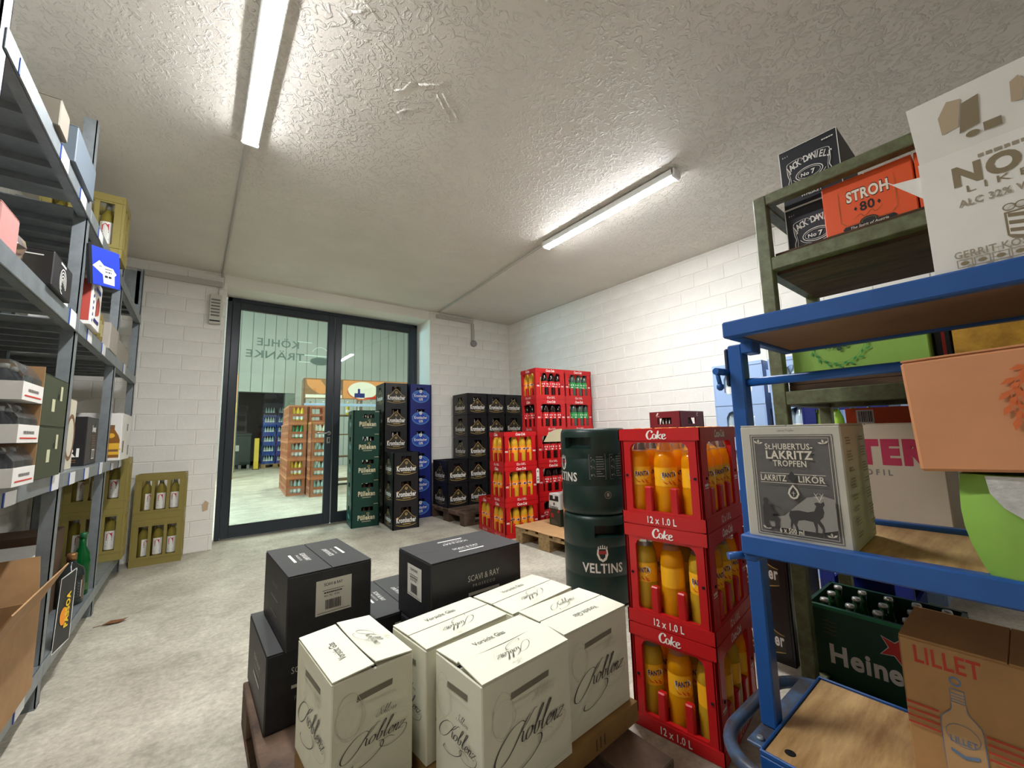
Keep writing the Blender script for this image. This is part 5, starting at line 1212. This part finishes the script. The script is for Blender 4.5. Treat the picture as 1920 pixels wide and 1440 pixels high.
def traypack(lbl,z):
    t_=thing('bottle_tray',lbl,'tray',(-.54,1.92,z),0,'white trays of wrapped bottles'); m=MB(); a,b,h=.125,.10,.055
    m.box(-a,a,-b,b,0,.003)
    for q in ((-a,a,-b,-b+.003),(-a,a,b-.003,b)): m.box(*q,.003,h)
    for q in ((-a,-a+.003),(a-.003,a)): m.box(*q,-b+.003,b-.003,.003,h)
    m.obj('tray',WRC,t_)
    m=MB(); m.prism([(b-.004,h),(b-.001,h),(b-.001,.125),(b-.004,.125)],'x',-a,a); m.obj('back_board',CARD,t_)
    p=Print(); p.lines(0,.027,.10,.009,0); p.rect(-.08,.012,.08,.016,1); p.put('print',[GREY,REDP],t_,(0,-b,0),(1,0,0),(0,0,1))
    p=Print(); p.lines(0,.027,.10,.009,0); p.rect(-.08,.012,.08,.016,1); p.put('print',[GREY,REDP],t_,(a,0,0),(0,1,0),(0,0,1))
    sh=MB(); sh.prism([(-a+.004,.004),(a-.004,.004),(a-.004,.075),(a-.03,.118),(-a+.03,.118),(-a+.004,.075)],'y',-b+.005,b-.006); sh.obj('shrink_wrap',mat('shrink_wrap',(214,220,224),.08,trans=.95,ior=1.1),t_)
    for i in (-1,0,1):
        for j in (-.5,.5): place('mini',lambda: bottle('mini_bottle','','bottle',[(.026,0),(.029,.005),(.029,.062),(.012,.086),(.010,.098)],BLACK,([(.0115,.092),(.0115,.106),(.009,.107)],CAPM),None,10),(-.54+i*.072,1.92+j*.085,z+.0035),0,'small black wrapped bottle, %s row %s, %s white tray'%(['front','rear'][j>0],['left','middle','right'][i+1],lbl.split()[0]),'wrapped small black bottles')
traypack('lowest white tray of plastic-wrapped black bottles at the near end of the middle shelf',Z1)
traypack('middle white tray of plastic-wrapped black bottles at the near end of the middle shelf',Z1+.128)
traypack('top white tray of plastic-wrapped black bottles at the near end of the middle shelf',Z1+.256)
CRB=mat('carton_bone',(206,198,176),.6); BRD=mat('print_tobacco',(120,84,56),.5)
sbox('carton','bone white carton with a brown ring print behind the shelving post',-.76,-.475,2.62,2.87,Z1,.33,CRB,{'+x':lambda p:(p.ring(.05,.15,.085,.11,.02,0,28),p.rect(-.12,.02,-.06,.30,1)),'-y':lambda p:(p.ring(.02,.15,.10,.11,.02,0,28),)},[BRD,mat('print_rose',(196,170,160),.5)])
def eri(p): p.text('ERI',.140,.05,.042,0,'r',bold=.04); p.rect(-.06,.030,.13,.034,1); p.rect(-.02,.018,.13,.022,1)
def sweet(p):
    p.text('Sweet',.03,.185,.035,0,'c',bold=.04,width=.10); p.poly([(.045,.215),(.06,.222),(.062,.245),(.05,.25),(.04,.235)],2)
    for k in range(5): p.rect(-.02,.160-.014*k,.08,.165-.014*k,1)
    p.rect(.0,.03,.075,.085,0); p.barcode(.005,.035,.062,.045,2,10,2)
sbox('carton','black carton with white lettering in the middle bay of the shelving',-.80,-.475,3.16,3.47,Z1,.265,SW,{'-y':eri,'+x':sweet},[WHT,BRD,INK])
def flask(p):
    p.v0=len(p.v)
    p.poly([(-.030,.02),(.045,.02),(.045,.135),(.038,.165),(.020,.205),(.020,.235),(-.006,.235),(-.006,.205),(-.024,.165),(-.030,.135)],0); p.rect(-.030,.04,.045,.115,1); p.rect(-.026,.06,.041,.075,2); p.rect(.045,.07,.05,.08,1); p.ell(.007,.165,.016,.016,1,16); p.rect(-.004,.215,.018,.235,2)
    p.v=p.v[:p.v0]+[(a*1.15+.092,b,c) for a,b,c in p.v[p.v0:]]
sbox('carton','white carton with a printed amber bottle in the far bay of the shelving',-.70,-.400,3.74,4.20,Z1,.315,WRC,{'-y':flask,'+x':lambda p:(p.rect(-.16,.05,-.10,.13,2),p.rect(.0,.20,.06,.25,3),p.rect(.10,.03,.16,.10,3))},[mat('print_amber',(136,88,30),.45),mat('print_yolk',(222,170,50),.5),BRD,GREY])
t=thing('figurine','small straw-coloured bird figurine on top of the bone carton behind the post','figurine',(-.60,2.80,Z1+.331)); m=MB(); m.lathe([(.012,0),(.03,.02),(.034,.04),(.02,.062),(.004,.07)],10,(0,0,0)); m.lathe([(.004,.05),(.018,.062),(.018,.078),(.004,.09)],10,(.045,0,0)); m.tube([(-.03,0,.045),(-.09,0,.06)],.012,6); m.obj('bird',mat('straw',(178,140,60),.7,var=.4,vscale=30),t)
# --- bottom level (z .165)
Z0=.166; KR2=mat('carton_kraft_open',(172,132,88),.75,var=.12,vscale=8)
t=thing('open_carton','large open kraft carton with raised flaps on the lowest shelf at the near left','carton',(-.60,2.02,Z0)); m=MB(); a,b,h=.17,.33,.30
for q in ((-a,a,-b,-b+.005),(-a,a,b-.005,b)): m.box(*q,0,h)
for q in ((-a,-a+.005),(a-.005,a)): m.box(*q,-b+.005,b-.005,0,h)
m.box(-a+.005,a-.005,-b+.005,b-.005,0,.005); m.obj('body',KR2,t)
for nm,poly,M in (('flap',[(-b,0),(b,0),(b-.01,.14),(-b+.02,.15)],Matrix.Translation((a-.002,0,h))@Matrix.Rotation(R(28),4,'Y')),('flap',[(-b,0),(b,0),(b-.02,.14),(-b+.02,.14)],Matrix.Translation((-a,0,h))@Matrix.Rotation(R(-20),4,'Y'))):
    m=MB(); m.prism(poly,'x',-.002,.002); m.xform(M); m.obj(nm,KR2,t)
m=MB(); m.prism([(-a+.004,0),(a-.004,0),(a-.02,.16),(-a+.02,.15)],'y',-.002,.002); m.xform(Matrix.Translation((0,b,h))@Matrix.Rotation(R(-14),4,'X')); m.obj('flap',KR2,t)
m=MB(); m.prism([(-a+.004,0),(a-.004,0),(a-.02,.13),(-a+.02,.15)],'y',-.002,.002); m.xform(Matrix.Translation((0,-b,h))@Matrix.Rotation(R(35),4,'X')); m.obj('flap',KR2,t)
def soda(p): p.text('SOA',-.01,.045,.05,0,'l',bold=.05); p.rect(-.12,.01,.12,.016,1)
SGR=mat('carton_silver',(170,166,160),.6)
sbox('carton','grey-white carton with black letters on the lowest shelf, near bay',-.86,-.62,2.36,2.52,Z0,.20,WRC,{'-y':soda},[INK,REDP])
sbox('carton','silver-grey carton stacked above the lettered one on the lowest shelf',-.86,-.60,2.36,2.53,Z0+.201,.13,SGR)
sbox('carton','grey-white carton in the middle bay of the lowest shelf',-.80,-.53,2.70,3.05,Z0,.20,SGR)
sbox('carton','white carton with a scribbled side on top of the middle bay stack, lowest shelf',-.80,-.54,2.72,3.06,Z0+.201,.19,WRC,{'-y':lambda p:[p.stroke([(-.05+.02*k,.06),(-.045+.02*k,.09),(-.03+.02*k,.06)],.003,.004,0,3) for k in range(4)]},[GREY])
sbox('carton','dark brown tray carton under the middle shelf, above the grey ones',-.80,-.56,3.12,3.40,Z0,.42,mat('carton_umber',(84,62,44),.7))
# flat black board with yellow lettering standing against the shelf front
t=thing('display_board','narrow black board with a yellow name and orange ball, standing at the shelf front','sign',(-.428,2.76,Z0))
t.rotation_euler=(0,0,R(-13)); m=MB(); m.prism([(-.075,-.02),(.055,-.005),(.065,.30),(-.055,.285)],'x',-.004,0); m.obj('board',BLACK,t)
p=Print(); P=[(-.075,-.02),(.055,-.005),(.065,.30),(-.055,.285)]
for i in range(4): p.stroke([P[i],((P[i][0]+P[(i+1)%4][0])/2,(P[i][1]+P[(i+1)%4][1])/2),P[(i+1)%4]],.007,.007,0,2,uniform=True)
p.ell(-.012,.115,.028,.038,2,18); p.text('PASSOA',.030,.135,.030,1,'c',rot=88,bold=.05,width=.15)
p.put('lettering',[WHT,mat('print_yellow',(240,200,40),.5),LBO],t,(0,0,0),(0,1,0),(0,0,1))
place('gb',lambda: bottle('liquor_bottle','','bottle',[(.036,0),(.040,.006),(.040,.19),(.034,.235),(.016,.275),(.0145,.33)],mat('emerald_glass',(16,96,44),.08,trans=.4,ior=1.3),([(.0165,.32),(.0165,.352),(.013,.354)],mat('cap_green',(24,90,50),.4)),(.0405,.03,.07,mat('label_green_dark',(60,90,50),.5)),16),(-.50,3.52,Z0),0,'green glass bottle on the lowest shelf beside the clear one')
t=bottle('liquor_bottle','dark clear bottle with white and copper label, lowest shelf behind black board','bottle',[(.055,0),(.060,.008),(.060,.15),(.052,.19),(.022,.215),(.018,.24)],mat('smoke_glass',(60,66,62),.08,trans=.5,ior=1.3),([(.021,.235),(.021,.27),(.017,.273)],mat('cap_copper',(150,110,70),.3,metal=.6)),None,20); t.location=(-.515,3.36,Z0)
p=Print(); p.rect(-.05,.025,.05,.15,0); p.rect(-.036,.04,.042,.128,1)
for k in range(5): p.rect(-.024,.052+.015*k,.03,.056+.015*k,2)
p.put('label',[mat('print_copper',(176,116,78),.5),WHT,GREY],t,(.020,-.0566,0),(.94,.34,0),(0,0,1),cyl=.060)
# ------------------------------------------------------------------ sales hall behind the glass door
HY=15.6; PANM=mat('hall_panel',(160,164,156),.6,var=.04,vscale=1); HD=mat('hall_dark',(60,64,66),.8)
wf=MB().box(-4,.98,HY,HY+.3,0,6).box(2.31,10,HY,HY+.3,0,6).box(.98,2.31,HY,HY+.3,2.57,6).obj('wall_hall',mat('hall_joint',(104,116,106),.7)); wf['kind']='structure'
x=-.36
pm={}
while x<9.6:
    a,b=x+.008,x+.322
    z0=2.57 if (b>.98 and a<2.31) else 0
    MB().box(a,b,HY-.022,HY,z0,6).obj('panel',PANM,wf); x+=.33
MB().box(-4.2,-4,5.43,24,0,6).obj('wall_hall_left',PANM)['kind']='structure'
MB().box(10,10.2,5.43,24,0,6).obj('wall_hall_right',PANM)['kind']='structure'
m=MB().box(-4,XL-.2,5.31,5.43,0,6).box(XR+.2,10,5.31,5.43,0,6).box(XL-.2,XR+.2,5.31,5.43,ZC+.12,6).obj('wall_hall_near',PANM); m['kind']='structure'
MB().box(-4,10,5.31,24,6,6.2).obj('ceiling_hall',mat('hall_ceiling',(190,194,186),.8))['kind']='structure'
MB().box(-4,10,22,22.2,0,6).obj('wall_hall_far',HD)['kind']='structure'
for i,(hx,hy) in enumerate(((-1.0,9.4),(2.2,7.2),(5.2,6.6),(1.0,10.0),(4.2,10.0))):
    batten('batten_lamp','lit batten lamp high under the hall ceiling beyond the door, %s'%['far left','front middle','front right','centre left','centre right'][i],hx,hy,hy+2.4,5.98,HLIT,'hall batten lamps')
COOL_FILL=mat('cool_fill_diffuser',(235,248,255),.5,emit=HALL*1.5,ecol=(190,234,255))  # unseen lamps added to throw cool light from the left onto the door reveal
for i,z_ in enumerate((1.75,2.35)):
    b_=batten('batten_lamp','added unseen cool fill lamp on the left wall of the hall, %s of two'%['lower','upper'][i],-3.985,6.0,8.4,z_,COOL_FILL,'added cool fill lamps of the hall'); b_.rotation_euler=(0,R(-90),0)
# terracotta water crates
TC=mat('crate_terracotta',(168,98,62),.45); TCE=mat('crate_terracotta_edge',(206,128,84),.45)
def terra():
    W,D,H=.30,.40,.328; t_=thing('water_crate','','crate'); hs=[(.05,.125,[(-.095,.095)]),(.170,.285,[(-.095,.095)])]
    crate_mb(W,D,H,{'y':hs,'x':[(.05,.125,[(-.13,-.05),(.05,.13)]),(.170,.285,[(-.13,-.05),(.05,.13)])]}).obj('body',TC,t_)
    m=MB()
    for s in (-1,1): m.box(-W/2-.004,W/2+.004,*sorted((s*D/2,s*(D/2+.005))),.304,.324); m.box(*sorted((s*W/2,s*(W/2+.005))),-D/2-.004,D/2+.004,.304,.324); m.box(-W/2-.004,W/2+.004,*sorted((s*D/2,s*(D/2+.004))),.004,.016)
    m.obj('rim',TCE,t_); return t_
HB={'clear':mat('hall_bottle_clear',(166,190,180),.15),'yellow':mat('hall_bottle_yellow',(226,196,70),.2),'green':mat('hall_bottle_green',(70,140,90),.15),'white':mat('hall_bottle_white',(222,224,204),.2)}
def hb(k): return lambda: bottle('water_bottle','','bottle',[(.036,0),(.038,.006),(.038,.15),(.034,.19),(.016,.25),(.014,.285)],HB[k],([(.017,.275),(.017,.297),(.014,.299)],WHT),(.0385,.05,.11,LBW),10)
ha=R(-4)
for ci,(ox,oy,n,kinds) in enumerate(((1.305,8.30,5,['clear','yellow','clear','green','yellow']),(1.60,7.87,4,['clear','clear','clear','white','yellow']),(1.305+.03,8.30+.405,5,['clear']*5),(1.60+.03,7.87+.42,5,['clear']*5),(1.305+.06,8.30+.81,5,['clear']*5),(1.305+.09,8.30+1.215,4,['clear']*5))):
    c=rot2(.15,.20,ha)
    for k in range(n):
        wh=['front left','front right','second left','second right','third left','fourth left'][ci]; lv=ORD[k+1] if k<n-1 else 'topmost'
        place('terra',terra,(ox+c[0],oy+c[1],k*.328),ha,'terracotta water crate in the hall, %s, %s pile'%(lv,wh),'terracotta water crates in the hall')
        if ci<2:
            for q_,u in enumerate((-.07,0,.07)):
                q=rot2(u,-.145,ha); place('hb'+kinds[k],hb(kinds[k]),(ox+c[0]+q[0],oy+c[1]+q[1],k*.328+.0205),ha,'bottle, %s in %s terracotta crate, %s pile in the hall'%(['left','middle','right'][q_],lv,wh),'bottles in the terracotta crates')
# blue and black crates in the dark store beyond the gateway
def hallblue(k,c):
    def fn():
        W,D,H=.40,.40,.34; t_=thing('water_crate','','crate'); hs=[(.10,.29,[(-.17,.17)])]; crate_mb(W,D,H,{'y':hs,'x':hs}).obj('body',c,t_); return t_
    return fn
HBL=mat('hall_crate_blue',(38,70,140),.45); HBK=mat('hall_crate_dark',(40,42,52),.45)
pallet('pallet','wooden pallet under the blue crates beyond the hall gateway',1.80,16.6,.90,.80,PALW,'x')
for i,x in enumerate((2.02,2.45)):
    for k in range(8):
        kk='hb_blue' if k<5 else 'hb_dark'; lv=ORD[k+1] if k<7 else 'topmost'
        place(kk,hallblue(kk,HBL if k<5 else HBK),(x,16.82,.145+k*.34),0,'%s bottle crate beyond the hall gateway, %s, %s pile'%('blue' if k<5 else 'dark',lv,['left','right'][i]),'crates beyond the hall gateway')
        if k<6:
            for q_,u in enumerate((-.12,-.04,.04,.12)): place('hbw',lambda: bottle('water_bottle','','bottle',[(.036,0),(.038,.15),(.016,.24),(.014,.28)],HB['clear'],([(.017,.275),(.017,.297),(.014,.299)],WHT),(.0385,.04,.12,WHT),8),(x+u,16.70,.145+k*.34+.0205),0,'bottle beyond the hall gateway, %s in %s crate, %s pile'%(['first','second','third','fourth'][q_],lv,['left','right'][i]),'bottles beyond the hall gateway')
t=thing('container','dark green storage container at the left beyond the hall gateway','container',(1.22,17.4,.0)); CG=mat('container_green',(50,70,66),.5)
MB().rbox(-.34,.30,-.4,.4,.14,1.15,.02).obj('body',CG,t); MB().rbox(-.36,.32,-.42,.42,1.15,1.22,.01).obj('lid',CG,t)
for u in (-.28,0.,.24): MB().box(u-.04,u+.04,-.4,.4,0,.139).obj('foot',mat('container_grey',(150,150,146),.6),t)
p=Print(); p.rect(-.20,.62,-.05,.82,0); p.put('paper_label',[WHT],t,(0,-.4,0),(1,0,0),(0,0,1))
for k in range(3):
    place('hb_dark',hallblue('hb_dark',HBK),(1.18,17.4,1.2205+k*.34),0,'dark bottle crate on the green container beyond the gateway, %s of three'%['lowest','middle','top'][k],'dark crates on the green container')
t=thing('bollard','yellow steel guard post beside the gateway of the hall','bollard',(1.62,16.3,0)); MB().rbox(-.07,.07,-.06,.06,0,1.05,.01).obj('post',mat('guard_yellow',(206,176,60),.5),t); MB().rbox(-.10,.10,-.09,.09,0,.02,.004).obj('foot_plate',BLACK,t)
# tall board edge at the left of the hall
t=thing('wooden_display','tall narrow wooden display panel at the left of the hall, seen edge on','panel',(.735,13.2,0)); MB().rbox(-.05,.05,-.3,.3,0,2.80,.004).obj('board',mat('panel_tan',(176,140,88),.6),t)
for z0,z1,c in ((2.1,2.75,mat('poster_peach',(216,150,110),.6)),(1.75,2.0,LBY)): MB().box(-.045,.045,-.304,-.3005,z0,z1).obj('poster',c,t)
# market shelf with big food poster header on the right of the hall
t=thing('promotion_shelf','long shelf with a big food-picture header, in the hall right of the terracotta crates','shelving',(1.74,9.35,0),R(-6)); SB=mat('shelf_brown',(120,92,66),.6)
L=2.3
for u in (0,L/2,L): MB().rbox(u-.02,u+.02,-.02,.42,0,2.30,.004).obj('upright',SB,t)
for z in (.12,.62,1.10,1.52): MB().rbox(.021,L-.021,-.02,.42,z-.025,z,.003).obj('shelf',SB,t)
MB().box(.0,L,-.03,-.0205,1.86,2.30).obj('header',mat('poster_brown',(150,104,66),.6),t)
p=Print(); O,CRM_,B2,T2=0,1,2,3
p.rect(.02,1.88,.74,2.28,2); p.poly([(.03,2.27),(.30,2.27),(.40,2.14),(.42,1.98),(.30,1.96),(.14,2.06),(.05,2.16)],0); p.rect(.42,2.06,.74,2.28,3); p.rect(.02,1.88,.74,1.95,1)
p.rect(.76,1.88,2.28,2.28,0); p.ell(1.18,2.06,.32,.20,1,28); p.ring(1.18,2.06,.34,.215,.03,4,28,180,340); p.poly([(1.52,2.20),(1.56,2.20),(1.66,1.92),(1.60,1.92)],1); p.poly([(1.22,1.90),(1.60,1.95),(1.55,1.88),(1.2,1.88)],5); p.poly([(1.7,1.88),(2.28,1.88),(2.28,2.28),(1.9,2.26)],4); p.rect(1.0,1.90,1.22,2.0,6); p.rect(1.07,2.0,1.12,2.10,6)
p.put('poster_print',[mat('poster_orange',(224,146,84),.6),mat('poster_cream',(240,228,204),.6),mat('poster_wood',(150,110,72),.6),mat('poster_taupe',(104,88,74),.6),mat('poster_deep_orange',(206,104,50),.6),REDP,NAVY],t,(0,-.0302,0),(1,0,0),(0,0,1))
m=MB(); m.rbox(.0,L,-.05,-.021,1.70,1.76,.003); m.obj('price_rail',mat('rail_blue_white',(170,190,214),.5),t)
for i in range(9):
    x_,y_=rot2(.14+.25*i,.12,R(-6)); place('hb'+['yellow','clear','white'][i%3],hb(['yellow','clear','white'][i%3]),(1.74+x_,9.35+y_,1.5205),0,'bottle on upper board of promotion shelf in the hall, %s from left'%['first','second','third','fourth','fifth','sixth','seventh','eighth','ninth'][i],'bottles on the promotion shelf')
x_,y_=rot2(.95,.14,R(-6)); 
sbox('carton','navy carton on the promotion shelf in the hall under the round cream poster',1.74+x_-.0,1.74+x_+.34,9.35+y_-.1,9.35+y_+.15,1.1005,.30,mat('carton_navy',(60,70,120),.5))
# ------------------------------------------------------------------ finish
for o in bpy.data.objects:
    if o.type=='MESH' and o.data.users>1: pass
bpy.context.view_layer.update()
